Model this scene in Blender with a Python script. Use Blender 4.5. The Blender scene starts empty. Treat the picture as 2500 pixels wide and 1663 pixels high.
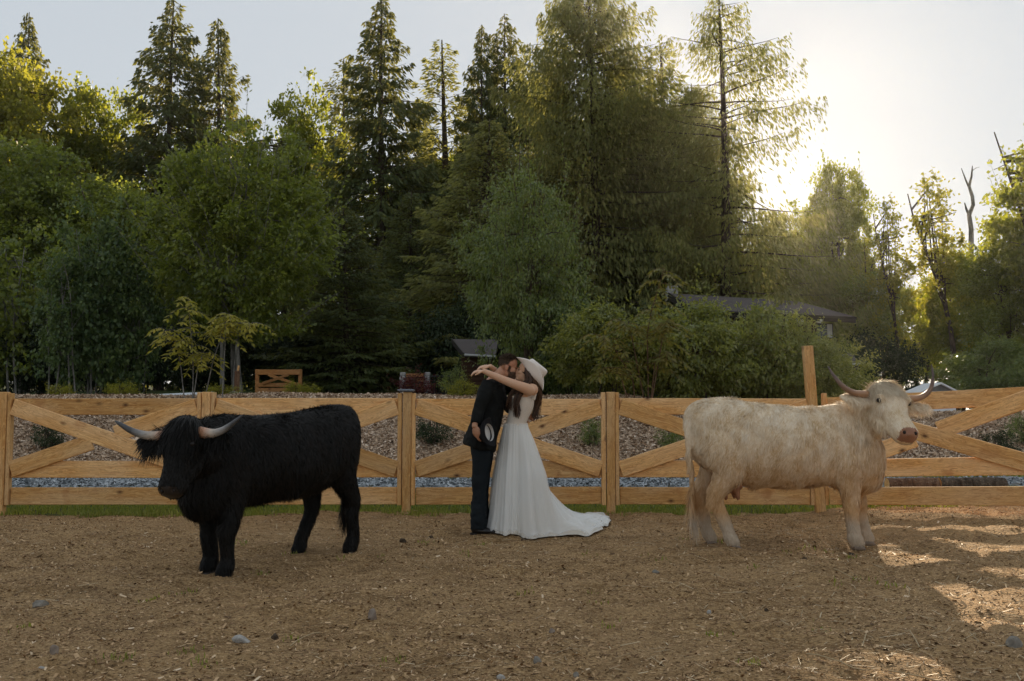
import bpy, bmesh, math, random
import numpy as np
from mathutils import Vector, Matrix, noise as mnoise
sc = bpy.context.scene
col = sc.collection
R = math.radians
PI = math.pi

# ------------------------------------------------------------------ camera, sky, sun, exposure
CAMH, FPX, PITCH = 1.25, 2430.0, math.atan(168.5 / 2430.0)
cd = bpy.data.cameras.new('camera'); cam = bpy.data.objects.new('camera', cd); col.objects.link(cam)
cd.sensor_width = 36.0; cd.lens = FPX / 2500.0 * 36.0; cd.clip_start = 0.1; cd.clip_end = 3000
cam.location = (0, 0, CAMH); cam.rotation_euler = (R(90) + PITCH, 0, 0)
sc.camera = cam
SUN_AZ, SUN_EL = R(12.7), R(17.0)
world = bpy.data.worlds.new('World'); sc.world = world; world.use_nodes = True
wt = world.node_tree; wt.nodes.clear()
sky = wt.nodes.new('ShaderNodeTexSky'); sky.sky_type = 'NISHITA'; sky.sun_disc = False
sky.sun_elevation = SUN_EL; sky.sun_rotation = SUN_AZ; sky.altitude = 100
sky.air_density = 1.0; sky.dust_density = 0.5; sky.ozone_density = 1.0
gm = wt.nodes.new('ShaderNodeGamma'); gm.inputs['Gamma'].default_value = 0.10   # compresses brightness evenly over the whole sky
wt.links.new(sky.outputs[0], gm.inputs[0])
wb = wt.nodes.new('ShaderNodeMix'); wb.data_type = 'RGBA'; wb.blend_type = 'MULTIPLY'; wb.inputs[0].default_value = 1.0
wb.inputs[7].default_value = (1.70, 1.79, 1.88, 1)                                  # white balance plus a gain on sky brightness
wt.links.new(gm.outputs[0], wb.inputs[6])
bg = wt.nodes.new('ShaderNodeBackground'); bg.inputs['Strength'].default_value = 0.15
wt.links.new(wb.outputs[2], bg.inputs[0])
wo = wt.nodes.new('ShaderNodeOutputWorld'); wt.links.new(bg.outputs[0], wo.inputs[0])
sl = bpy.data.lights.new('sun', 'SUN'); sun = bpy.data.objects.new('sun', sl); col.objects.link(sun)
sl.energy = 4.5; sl.angle = R(0.53); sl.color = (1.0, 0.80, 0.55)
sdir = Vector((math.sin(SUN_AZ) * math.cos(SUN_EL), math.cos(SUN_AZ) * math.cos(SUN_EL), math.sin(SUN_EL)))
sun.rotation_euler = sdir.to_track_quat('Z', 'Y').to_euler(); sun.location = (20, 60, 30)
vs = sc.view_settings; vs.view_transform = 'Standard'; vs.look = 'None'; vs.gamma = 1.0; vs.exposure = 1.04
vs.use_curve_mapping = False
cy = sc.cycles; cy.max_bounces = 6; cy.diffuse_bounces = 4; cy.glossy_bounces = 2; cy.transmission_bounces = 4
cy.transparent_max_bounces = 4; cy.volume_bounces = 0; cy.use_denoising = True; cy.caustics_reflective = False; cy.caustics_refractive = False
cy.sample_clamp_indirect = 4.0

def P(px, py, D):
    """world point of a photo pixel at ground distance D (metres along Y)"""
    cx, cz = (px - 1250.0) / FPX, (831.5 - py) / FPX
    dy = math.cos(PITCH) - cz * math.sin(PITCH); dz = math.sin(PITCH) + cz * math.cos(PITCH)
    k = D / dy
    return Vector((cx * k, D, CAMH + dz * k))

# ------------------------------------------------------------------ helpers
def link(o, parent=None):
    col.objects.link(o)
    if parent is not None: o.parent = parent
    return o
def tag(o, label=None, cat=None, group=None, kind=None):
    if label: o['label'] = label
    if cat: o['category'] = cat
    if group: o['group'] = group
    if kind: o['kind'] = kind
    return o
def empty(name, loc, rz=0.0):
    o = bpy.data.objects.new(name, None); col.objects.link(o); o.location = loc; o.rotation_euler = (0, 0, rz); o.empty_display_size = 0.1
    return o
def make_mesh(name, V, F, smooth=False):
    """V (n,3) array, F list of faces or one (m,k) int array"""
    me = bpy.data.meshes.new(name)
    if isinstance(F, np.ndarray):
        V = np.asarray(V, dtype=np.float32); m, k = F.shape
        me.vertices.add(len(V)); me.vertices.foreach_set('co', V.ravel())
        me.loops.add(m * k); me.loops.foreach_set('vertex_index', F.astype(np.int32).ravel())
        me.polygons.add(m); me.polygons.foreach_set('loop_start', np.arange(0, m * k, k, dtype=np.int32))
        me.update(calc_edges=True)
    else:
        me.from_pydata([tuple(v) for v in V], [], [tuple(f) for f in F])
    if smooth: me.polygons.foreach_set('use_smooth', np.ones(len(me.polygons), dtype=bool))
    me.update()
    return me
def obj(name, me, mat=None, parent=None, loc=None, rot=None, sca=None):
    o = bpy.data.objects.new(name, me); link(o, parent)
    if mat is not None and len(me.materials) == 0: me.materials.append(mat)
    if loc is not None: o.location = loc
    if rot is not None: o.rotation_euler = rot
    if sca is not None: o.scale = sca
    return o
def structure(name, me, mat, label=None):
    o = obj(name, me, mat); o['kind'] = 'structure'
    if label: o['label'] = label
    return o

_perm = np.random.RandomState(7).rand(4096)
def vn(x, y, seed=0):
    xi = np.floor(x).astype(np.int64); yi = np.floor(y).astype(np.int64); fx = x - xi; fy = y - yi
    fx = fx * fx * (3 - 2 * fx); fy = fy * fy * (3 - 2 * fy)
    def h(a, b): return _perm[((a * 7919) ^ (b * 104729) ^ (seed * 1299721 + 17)) & 4095]
    return (h(xi, yi) * (1 - fx) + h(xi + 1, yi) * fx) * (1 - fy) + (h(xi, yi + 1) * (1 - fx) + h(xi + 1, yi + 1) * fx) * fy - 0.5
def fbm(x, y, f, octv=3, seed=0):
    s = 0; a = 1.0
    for i in range(octv): s = s + a * vn(x * f, y * f, seed + i); a *= 0.5; f *= 2.03
    return s
def smooth01(t): t = np.clip(t, 0, 1); return t * t * (3 - 2 * t)

# ------------------------------------------------------------------ node materials
class Mat:
    def __init__(s, name, rough=0.8, spec=0.3):
        s.m = bpy.data.materials.new(name); s.m.use_nodes = True; s.t = s.m.node_tree; s.t.nodes.clear()
        s.out = s.t.nodes.new('ShaderNodeOutputMaterial'); s.b = s.t.nodes.new('ShaderNodeBsdfPrincipled')
        s.b.inputs['Roughness'].default_value = rough; s.b.inputs['Specular IOR Level'].default_value = spec
        s.t.links.new(s.b.outputs[0], s.out.inputs[0])
    def n(s, typ, ins=None, **kw):
        d = s.t.nodes.new(typ)
        for k, v in kw.items(): setattr(d, k, v)
        if ins:
            for k, v in ins.items(): s.put(d.inputs[k], v)
        return d
    def put(s, sock, v):
        if hasattr(v, 'is_output') or hasattr(v, 'links'): s.t.links.new(v, sock)
        else: sock.default_value = (tuple(v) + (1,)) if isinstance(v, (tuple, list)) and len(v) == 3 and sock.type == 'RGBA' else v
    def co(s, which='Object'): return s.n('ShaderNodeTexCoord').outputs[which]
    def mapping(s, vec, scale=(1, 1, 1), loc=(0, 0, 0), rot=(0, 0, 0)):
        return s.n('ShaderNodeMapping', {'Vector': vec, 'Scale': Vector(scale), 'Location': Vector(loc), 'Rotation': Vector(rot)}).outputs[0]
    def noise(s, vec, scale, detail=3, rough=0.55, dist=0.0):
        return s.n('ShaderNodeTexNoise', {'Vector': vec, 'Scale': scale, 'Detail': detail, 'Roughness': rough, 'Distortion': dist}).outputs[0]
    def voro(s, vec, scale, feature='F1', out='Distance', rnd=1.0):
        return s.n('ShaderNodeTexVoronoi', {'Vector': vec, 'Scale': scale, 'Randomness': rnd}, feature=feature).outputs[out]
    def ramp(s, fac, stops):
        r = s.n('ShaderNodeValToRGB', {'Fac': fac}); e = r.color_ramp.elements
        while len(e) < len(stops): e.new(0.5)
        for i, (p, c) in enumerate(stops):
            e[i].position = p; e[i].color = (c, c, c, 1) if isinstance(c, (int, float)) else tuple(c) + (1,)
        return r.outputs[0]
    def mix(s, fac, a, b, mode='MIX'):
        d = s.n('ShaderNodeMix', data_type='RGBA', blend_type=mode)
        s.put(d.inputs[0], fac); s.put(d.inputs[6], a); s.put(d.inputs[7], b); return d.outputs[2]
    def math(s, op, a, b=0.0, clamp=False):
        d = s.n('ShaderNodeMath', operation=op, use_clamp=clamp); s.put(d.inputs[0], a); s.put(d.inputs[1], b); return d.outputs[0]
    def island(s): return s.n('ShaderNodeNewGeometry').outputs['Random Per Island']
    def objrand(s): return s.n('ShaderNodeObjectInfo').outputs['Random']
    def base(s, c): s.put(s.b.inputs['Base Color'], c); return s
    def bump(s, h, strength=0.5, dist=0.01):
        b = s.n('ShaderNodeBump', {'Strength': strength, 'Distance': dist, 'Height': h}); s.t.links.new(b.outputs[0], s.b.inputs['Normal']); return s
def plain(name, c, rough=0.7, spec=0.3, var=0.12, scale=6.0):
    m = Mat(name, rough, spec); v = m.co(); f = m.noise(v, scale, 4)
    m.base(m.mix(f, tuple(x * (1 - var * 2) for x in c), tuple(min(1, x * (1 + var * 2)) for x in c))); return m.m
def leaf_mat(name, c1, c2, ct, trans=0.45, rough=0.5, spec=0.35, big=0.35):
    """leaf: diffuse + translucent, hue from leaf to leaf and in larger patches"""
    m = Mat(name, rough, spec); t = m.t
    f = m.island(); g = m.noise(m.co(), big, 2)
    c = m.mix(f, c1, c2); c = m.mix(m.ramp(g, [(0.35, 0.0), (0.65, 1.0)]), c, m.mix(1.0, c, (1.35, 1.2, 0.9), 'MULTIPLY'))
    m.base(c)
    tr = m.n('ShaderNodeBsdfTranslucent'); m.put(tr.inputs[0], m.mix(f, ct, tuple(x * 1.5 for x in ct)))
    mx = m.n('ShaderNodeMixShader'); mx.inputs[0].default_value = trans
    t.links.new(m.b.outputs[0], mx.inputs[1]); t.links.new(tr.outputs[0], mx.inputs[2]); t.links.new(mx.outputs[0], m.out.inputs[0])
    return m.m
# ------------------------------------------------------------------ terrain
def bank_h(x):  return 1.55 - 0.45 * smooth01((x - 2.5) / 3.0)
def rise(x, y): return 0.11 * smooth01((x - 3.2) / 2.4) * smooth01((y - 8.0) / 2.6)
def terr(x, y):
    x = np.asarray(x, float); y = np.asarray(y, float)
    z = rise(x, y) * (1 - smooth01((y - 13) / 4))
    z = z + bank_h(x) * smooth01((y - 18.3) / 6.0) + 0.10 * fbm(x, y, 0.35, 3, 3) * smooth01((y - 18.5) / 2)
    z = z + 0.03 * np.clip(y - 30, 0, 200) * smooth01((6 - x) / 10)
    z = z + 0.02 * fbm(x, y, 1.1, 2, 9)
    return z
_hr = np.random.RandomState(77); HOOFP = [(x, y, r, d) for x, y, r, d in zip(_hr.uniform(-4.5, 5.5, 260), _hr.uniform(3.8, 11.6, 260), _hr.uniform(0.05, 0.10, 260), _hr.uniform(0.012, 0.035, 260))]
def padd(x, y):
    x = np.asarray(x, float); y = np.asarray(y, float)
    z = rise(x, y) + 0.05 * fbm(x, y, 0.9, 3, 21) + 0.046 * fbm(x, y, 4.0, 3, 31) + 0.004
    for hx_, hy_, hr_, hd_ in HOOFP:                      # hoof prints: a dent with a pushed-up rim
        q = ((x - hx_) ** 2 + (y - hy_) ** 2) / hr_ ** 2; k = q < 9
        if k.any(): z = z + np.where(k, hd_ * (0.55 * np.exp(-(np.sqrt(q) - 1.5) ** 2 * 3) - np.exp(-q)), 0)
    return z
def grid_mesh(name, xs, ys, zf, smooth=True):
    X, Y = np.meshgrid(xs, ys); Z = zf(X, Y); n, m = len(xs), len(ys)
    V = np.stack([X.ravel(), Y.ravel(), Z.ravel()], 1)
    i = np.arange(n * m).reshape(m, n)
    F = np.stack([i[:-1, :-1].ravel(), i[:-1, 1:].ravel(), i[1:, 1:].ravel(), i[1:, :-1].ravel()], 1)
    return make_mesh(name, V, F, smooth)

m = Mat('forest_floor', 0.95, 0.1); v = m.co(); f = m.noise(v, 0.8, 5); g = m.noise(v, 9, 4)
wood_c = m.mix(g, m.mix(m.ramp(f, [(0.4, 0), (0.6, 1)]), (0.03, 0.05, 0.015), (0.055, 0.045, 0.022)), (0.05, 0.08, 0.02))
yv_ = m.n('ShaderNodeSeparateXYZ', {'Vector': v}).outputs[1]; bounce_pasture = m.mix(f, (0.20, 0.17, 0.07), (0.34, 0.26, 0.12))      # unseen dry pasture, pale colour added to bounce sunlight onto the fence
m.base(m.mix(m.n('ShaderNodeMapRange', {'Value': yv_, 'From Min': 11.0, 'From Max': 13.0}, clamp=True).outputs[0], bounce_pasture, wood_c)); m.bump(g, 0.8, 0.05); MAT_FLOOR = m.m
xs = np.concatenate([np.linspace(-900, -70, 8), np.linspace(-60, -16, 23), np.linspace(-15, 15, 101), np.linspace(16, 60, 23), np.linspace(70, 900, 8)])
ys = np.concatenate([np.linspace(-600, -20, 8), np.linspace(-15, 11.6, 20), np.linspace(11.9, 32, 90), np.linspace(33, 90, 40), np.linspace(110, 1200, 9)])
structure('ground', grid_mesh('ground', xs, ys, lambda x, y: terr(x, y) - 0.16 * (1 - smooth01((y - 11.9) / 0.6))), MAT_FLOOR)

# paddock: trampled wood chips, old hay and dirt
m = Mat('paddock_dirt', 0.95, 0.12); v = m.co()
big = m.noise(v, 0.55, 4, 0.6); mid = m.noise(m.mapping(v, (1, 2.2, 1)), 3.2, 5, 0.65); fine = m.noise(v, 42, 5, 0.7); chip = m.voro(m.mapping(v, (1, 1.6, 1)), 75, 'F1', 'Color'); cd_ = m.voro(v, 48)
c = m.mix(m.ramp(fine, [(0.30, 0), (0.68, 1)]), (0.201, 0.118, 0.054), (0.525, 0.342, 0.167))
c = m.mix(m.ramp(mid, [(0.38, 0.85), (0.55, 0.0)]), c, m.mix(fine, (0.104, 0.059, 0.026), (0.305, 0.183, 0.081)))
c = m.mix(m.ramp(big, [(0.42, 0.0), (0.62, 0.5)]), c, (0.464, 0.307, 0.162))
sepc = m.n('ShaderNodeSeparateColor', {'Color': chip}).outputs[0]
c = m.mix(m.ramp(sepc, [(0.80, 0.0), (0.9, 0.55)]), c, (0.610, 0.425, 0.238))
c = m.mix(m.ramp(sepc, [(0.08, 0.6), (0.16, 0.0)]), c, (0.061, 0.041, 0.022))
damp = m.noise(m.mapping(v, (0.8, 1.9, 1)), 1.5, 5, 0.6, 0.6); c = m.mix(m.ramp(damp, [(0.54, 0.0), (0.68, 0.5)]), c, m.mix(fine, (0.10, 0.062, 0.032), (0.25, 0.155, 0.075)))
c = m.mix(1.0, c, (1.16, 1.13, 1.08), 'MULTIPLY')
m.base(c); m.bump(m.math('ADD', m.math('MULTIPLY', fine, 0.8), m.math('MULTIPLY', cd_, 0.6)), 1.0, 0.035); MAT_DIRT = m.m
xs = np.concatenate([np.linspace(-30, -9.5, 20), np.arange(-9, 9.01, 0.06), np.linspace(9.5, 30, 20)])
ys = np.concatenate([np.linspace(-8, 2.5, 30), np.arange(2.7, 12.75, 0.05)])
structure('paddock', grid_mesh('paddock', xs, ys, lambda x, y: padd(x, y) - 0.26 * smooth01((y - 12.05 - 0.25 * fbm(x, y, 1.6, 3, 77)) / 0.5)), MAT_DIRT)

# mulch bank and gravel drive lie as sheets on the terrain
m = Mat('mulch', 0.9, 0.2); v = m.co(); cc = m.voro(m.mapping(v, (1, 1, 1.4)), 26, 'F1', 'Color'); dd = m.voro(m.mapping(v, (1, 1, 1.4)), 26)
sp = m.n('ShaderNodeSeparateColor', {'Color': cc}).outputs[0]
m.base(m.ramp(sp, [(0.0, (0.12, 0.08, 0.052)), (0.45, (0.38, 0.26, 0.17)), (0.8, (0.56, 0.41, 0.28)), (1.0, (0.70, 0.55, 0.42))])); m.bump(dd, 0.9, 0.03); MAT_MULCH = m.m
xs = np.linspace(-20, 20, 160); ys = np.linspace(18.55, 27.5, 60)
structure('mulch_bank', grid_mesh('mulch_bank', xs, ys, lambda x, y: terr(x, y) + 0.05 - 0.12 * (1 - smooth01((y - 18.5 - 0.3 * fbm(x, y, 0.7, 2, 5)) / 0.35)) - 0.3 * smooth01((y - 26) / 1.2)), MAT_MULCH)
m = Mat('gravel', 0.85, 0.3); v = m.co(); cc = m.voro(v, 34, 'F1', 'Color'); dd = m.voro(v, 34); sp = m.n('ShaderNodeSeparateColor', {'Color': cc}).outputs[1]
m.base(m.ramp(sp, [(0.0, (0.12, 0.13, 0.135)), (0.5, (0.28, 0.30, 0.315)), (1.0, (0.48, 0.50, 0.51))])); m.bump(dd, 1.0, 0.03); MAT_GRAVEL = m.m
ys = np.linspace(15.6, 17.95, 14); xs = np.linspace(-30, 30, 120)
structure('gravel_drive', grid_mesh('gravel_drive', xs, ys, lambda x, y: terr(x, y) + 0.03 - 0.06 * (np.abs(y - 16.8) > 1.0)), MAT_GRAVEL)

# ------------------------------------------------------------------ loose cover (uncountable)
def scatter_flat(name, rng, x, y, zf, L, W, mat, label, cat, tilt=0.35, lift=0.004, kind='stuff', normal_y=0.0, curl=0.0):
    n = len(x); z = zf(x, y) + lift
    a = rng.uniform(0, 2 * PI, n); ti = rng.normal(0, tilt, n); ro = rng.normal(0, tilt, n) + normal_y
    d = np.stack([np.cos(a) * np.cos(ti), np.sin(a) * np.cos(ti), np.sin(ti)], 1)
    s = np.stack([-np.sin(a) * np.cos(ro), np.cos(a) * np.cos(ro), np.sin(ro)], 1)
    p = np.stack([x, y, z], 1); L = L[:, None]; W = W[:, None]
    k = rng.uniform(0.5, 1.0, (n, 1))
    q = np.stack([p - d * L / 2 - s * W / 2 * k, p + d * L / 2 - s * W / 2, p + d * L / 2 + s * W / 2 * k, p - d * L / 2 + s * W / 2], 1)
    q[:, :, 2] = np.maximum(q[:, :, 2], (z - lift)[:, None] - 0.004)
    o = obj(name, make_mesh(name, q.reshape(-1, 3), np.arange(4 * n).reshape(n, 4)), mat); tag(o, label, cat, None, kind); return o
def isl_mat(name, stops, rough=0.85, spec=0.2):
    m = Mat(name, rough, spec); m.base(m.ramp(m.island(), stops)); return m.m
rng = np.random.RandomState(11)
MAT_CHIP = isl_mat('paddock_chips', [(0.0, (0.108, 0.060, 0.028)), (0.4, (0.300, 0.178, 0.086)), (0.75, (0.480, 0.305, 0.157)), (0.95, (0.624, 0.425, 0.238)), (1.0, (0.744, 0.575, 0.389))])
n = 130000; yy = 3.6 + 8.6 * rng.rand(n) ** 1.15; xx = rng.uniform(-0.62, 0.62, n) * (yy + 1.2)
keep = (fbm(xx, yy, 1.3, 3, 61) + rng.uniform(-0.6, 0.6, n)) > -0.25; xx, yy = xx[keep], yy[keep]; n = len(xx)
Ls = rng.gamma(2.6, 0.0048, n) + 0.004
scatter_flat('wood_chips', rng, xx, yy, padd, Ls, Ls * rng.uniform(0.2, 0.6, n), MAT_CHIP, 'trampled wood chips strewn over the whole paddock', 'wood chips', 0.35)
n = 10000; yy = 3.6 + 8.0 * rng.rand(n) ** 1.2; xx = rng.uniform(-0.62, 0.62, n) * (yy + 1.2)
keep = (fbm(xx, yy, 0.5, 2, 44) + 0.25 * smooth01((xx - 0.5) / 2) + rng.uniform(-0.5, 0.5, n)) > 0.1; xx, yy = xx[keep], yy[keep]; n = len(xx)
Ls = rng.gamma(2.5, 0.022, n) + 0.02
MAT_STRAW = isl_mat('straw', [(0.0, (0.26, 0.18, 0.09)), (0.6, (0.42, 0.31, 0.17)), (1.0, (0.62, 0.50, 0.32))], 0.6, 0.4)
scatter_flat('loose_straw', rng, xx, yy, padd, Ls, np.full(n, 0.0035) + rng.rand(n) * 0.003, MAT_STRAW, 'thin bits of dry straw scattered on the paddock floor', 'straw', 0.14, 0.01)
# mulch chips on the bank
n = 100000; yy = rng.uniform(18.7, 25, n); xx = rng.uniform(-0.56, 0.56, n) * yy
MAT_MCHIP = isl_mat('mulch_chips', [(0.0, (0.14, 0.09, 0.055)), (0.4, (0.46, 0.32, 0.21)), (0.8, (0.64, 0.48, 0.34)), (1.0, (0.76, 0.63, 0.50))])
Ls = rng.gamma(4, 0.010, n) + 0.02
scatter_flat('mulch_chips', rng, xx, yy, lambda x, y: terr(x, y) + 0.05, Ls, Ls * rng.uniform(0.25, 0.6, n), MAT_MCHIP, 'coarse bark mulch covering the garden bank behind the fence', 'mulch', 0.5, 0.015)
n = 16000; yy = rng.uniform(15.8, 17.9, n); xx = rng.uniform(-0.56, 0.56, n) * yy
MAT_PEB = isl_mat('gravel_stones', [(0.0, (0.12, 0.135, 0.14)), (0.5, (0.30, 0.325, 0.34)), (1.0, (0.52, 0.54, 0.55))])
Ls = rng.gamma(4, 0.007, n) + 0.015
scatter_flat('gravel', rng, xx, yy, lambda x, y: terr(x, y) + 0.035, Ls, Ls * rng.uniform(0.6, 1.0, n), MAT_PEB, 'blue grey crushed gravel on the drive behind the fence', 'gravel', 0.5, 0.012)
def grass(name, rng, x, y, zf, h, mat, label, w=0.006, kind='stuff', lean=0.35):
    n = len(x); z = zf(x, y); a = rng.uniform(0, 2 * PI, n); le = rng.uniform(0.05, lean * 2, n); b = rng.uniform(0, 2 * PI, n)
    h = h * rng.uniform(0.5, 1.2, n)
    p = np.stack([x, y, z], 1); s = np.stack([np.cos(a), np.sin(a), 0 * a], 1) * w * rng.uniform(0.7, 1.3, n)[:, None]
    mid_ = p + np.stack([np.cos(b) * le * h * 0.25, np.sin(b) * le * h * 0.25, h * 0.6], 1)
    tip = p + np.stack([np.cos(b) * le * h, np.sin(b) * le * h, h * np.maximum(0.4, 1 - 0.3 * le)], 1)
    V = np.stack([p - s, p + s, mid_ + s * 0.7, tip, mid_ - s * 0.7], 1).reshape(-1, 3); i = np.arange(n)[:, None] * 5
    F = np.concatenate([i + np.array([[0, 1, 2, 4]]), i + np.array([[4, 2, 3, 3]])], 0)
    faces = np.concatenate([i + np.array([[0, 1, 2, 4]])], 0)
    me = make_mesh(name, V, np.concatenate([i + np.array([[0, 1, 2]]), i + np.array([[0, 2, 4]]), i + np.array([[4, 2, 3]])], 0))
    o = obj(name, me, mat); tag(o, label, 'grass', None, kind); return o
MAT_GRASS = leaf_mat('grass_blades', (0.14, 0.18, 0.03), (0.30, 0.28, 0.08), (0.26, 0.32, 0.04), 0.35, 0.5, 0.3, 0.9)
n = 55000; yy = 11.8 + 3.8 * rng.rand(n) ** 2.2; xx = rng.uniform(-0.56, 0.56, n) * (yy + 0.3)
k = yy > 11.98 + 0.35 * fbm(xx, yy, 1.6, 3, 77) + rng.uniform(-0.12, 0.35, n); xx, yy = xx[k], yy[k]
grass('grass_strip', rng, xx, yy, lambda x, y: terr(x, y) - 0.02, 0.085, MAT_GRASS, 'short green grass growing along the foot of the fence')
n = 9000; yy = rng.uniform(17.85, 18.75, n); xx = rng.uniform(-0.56, 0.56, n) * yy
grass('grass_verge', rng, xx, yy, lambda x, y: terr(x, y), 0.09, MAT_GRASS, 'thin grass verge between gravel drive and mulch bank', 0.008)
n = 500; cx = rng.uniform(-3.5, 3.5, 40); cy_ = rng.uniform(4, 10, 40); j = rng.randint(0, 40, n)
grass('sparse_weeds', rng, cx[j] + rng.normal(0, 0.04, n), cy_[j] + rng.normal(0, 0.05, n), padd, 0.035, MAT_GRASS, 'tiny green weed tufts sprouting in the paddock dirt', 0.004)
# ------------------------------------------------------------------ timber fence
m = Mat('cedar', 0.62, 0.25); v = m.co(); rnd = m.objrand()
off = m.n('ShaderNodeCombineXYZ', {'X': m.math('MULTIPLY', rnd, 37.0), 'Y': m.math('MULTIPLY', rnd, 11.0), 'Z': m.math('MULTIPLY', rnd, 23.0)}).outputs[0]
vv = m.n('ShaderNodeVectorMath', {0: v, 1: off}, operation='ADD').outputs[0]
warp = m.noise(m.mapping(vv, (1.2, 4, 4)), 2.0, 3)
wv = m.n('ShaderNodeVectorMath', {0: vv, 1: m.n('ShaderNodeCombineXYZ', {'Z': m.math('MULTIPLY', warp, 0.22), 'Y': m.math('MULTIPLY', warp, 0.1)}).outputs[0]}, operation='ADD').outputs[0]
grain = m.noise(m.mapping(wv, (0.9, 34, 34)), 1.6, 5, 0.6); fineg = m.noise(m.mapping(wv, (4, 160, 160)), 1.0, 3)
kv_ = m.mapping(vv, (3.4, 0.7, 6.0)); kn = m.voro(kv_, 1.0); kg = m.n('ShaderNodeSeparateColor', {'Color': m.voro(kv_, 1.0, 'F1', 'Color')}).outputs[0]; patch = m.noise(m.mapping(vv, (0.8, 2, 3)), 1.3, 3)
c = m.mix(m.ramp(grain, [(0.32, 0), (0.66, 1)]), (0.60, 0.285, 0.08), (0.86, 0.53, 0.21))
c = m.mix(m.ramp(patch, [(0.42, 0.0), (0.64, 0.55)]), c, (0.86, 0.60, 0.33))
c = m.mix(m.ramp(fineg, [(0.36, 0.55), (0.56, 0.0)]), c, (0.33, 0.135, 0.036))
c = m.mix(m.ramp(m.noise(vv, 3.0, 4), [(0.60, 0.0), (0.72, 0.55)]), c, (0.42, 0.17, 0.055))
c = m.mix(m.math('MULTIPLY', m.ramp(kn, [(0.05, 0.95), (0.09, 0.6), (0.2, 0.0)]), m.ramp(kg, [(0.42, 0.0), (0.52, 1.0)])), c, (0.10, 0.034, 0.012))
c = m.mix(rnd, m.mix(1.0, c, (0.76, 0.75, 0.72), 'MULTIPLY'), m.mix(1.0, c, (1.12, 1.12, 1.14), 'MULTIPLY'))
m.base(c); m.bump(m.math('ADD', grain, m.math('MULTIPLY', fineg, 0.5)), 0.35, 0.004); MAT_CEDAR = m.m
m2 = m; CEDAR_DARK = MAT_CEDAR.copy(); CEDAR_DARK.name = 'dark_cedar'  # darker, more orange copy of the cedar for the gates
_b = next(n for n in CEDAR_DARK.node_tree.nodes if n.type == 'BSDF_PRINCIPLED'); _l = _b.inputs['Base Color'].links[0].from_socket; _x = CEDAR_DARK.node_tree.nodes.new('ShaderNodeMix'); _x.data_type = 'RGBA'; _x.blend_type = 'MULTIPLY'; _x.inputs[0].default_value = 1.0; _x.inputs[7].default_value = (0.48, 0.38, 0.30, 1)
CEDAR_DARK.node_tree.links.new(_l, _x.inputs[6]); CEDAR_DARK.node_tree.links.new(_x.outputs[2], _b.inputs['Base Color'])
rw = random.Random(5)
def board_mesh(L, T, H, bev=0.006, seed=0):
    bm = bmesh.new(); bmesh.ops.create_cube(bm, size=1.0)
    for vtx in bm.verts: vtx.co = Vector((vtx.co.x * L, vtx.co.y * T, vtx.co.z * H))
    bmesh.ops.bevel(bm, geom=list(bm.edges), offset=bev, segments=1, affect='EDGES', clamp_overlap=True)
    me = bpy.data.meshes.new('board'); bm.to_mesh(me); bm.free(); return me
def board_between(name, a, b, T, H, parent, bev=0.006, mat=None, up=Vector((0, 0, 1))):
    """a board from a to b (centre line), thickness T towards the viewer, height H"""
    a = Vector(a); b = Vector(b); d = (b - a); L = d.length; x = d.normalized()
    yv = up.cross(x)
    yv = Vector((0, 1, 0)) if yv.length < 0.05 else yv.normalized()
    z = x.cross(yv).normalized(); M_ = Matrix((x, yv, z)).transposed().to_4x4(); M_.translation = (a + b) / 2
    o = obj(name, board_mesh(L, T, H, bev), mat or MAT_CEDAR, parent)
    if parent is not None: M_ = Matrix.Translation(-parent.location) @ M_
    o.matrix_local = M_
    return o
FY = 12.06
def fx(px, D=FY): return (px - 1250) * D / FPX
fence = empty('timber_fence', (0, FY, 0)); tag(fence, 'new cedar board fence with crossed braces running behind the couple and cattle', 'fence')
posts = [(fx(-486), FY, 0), (fx(12), FY, 0), (fx(506), FY, 0), (fx(994), FY, 0), (fx(1489), FY, 0), (fx(1995), FY, 0), (5.74, 10.66, 0.12), (7.75, 9.2, 0.2)]
ZT, ZB = 1.462, 0.11
for i, (x, y, dz) in enumerate(posts):
    d = Vector((1, 0, 0)) if i < 6 else Vector((0.83, -0.56, 0))
    nrm = Vector((d.y, -d.x, 0))     # towards the viewer
    c0 = Vector((x, y, dz))
    if i == 5:                        # tall post, leans a little towards the left
        p = board_between('post', (fx(1998), y - 0.02, -0.25), (fx(1971), y - 0.02, 1.25 + (1000 - 845) / FPX * y), 0.10, 0.115, fence); p['label'] = 'tall post standing far above the rails, tilted'
    else:
        p = board_between('post', c0 + Vector((0, 0, -0.25)), c0 + Vector((rw.uniform(-0.01, 0.01), 0, ZT)), 0.10, 0.10, fence)
    for s, w in ((-1, 0.05), (1, 0.045)):
        q = c0 + d * s * (0.058 + w / 2) - nrm * 0.012
        st = board_between('side_board', q + Vector((0, 0, ZB - 0.005)), q + Vector((0, 0, ZT - 0.004 - 0.01 * (i % 2))), 0.09, w, fence, 0.004)
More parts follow.
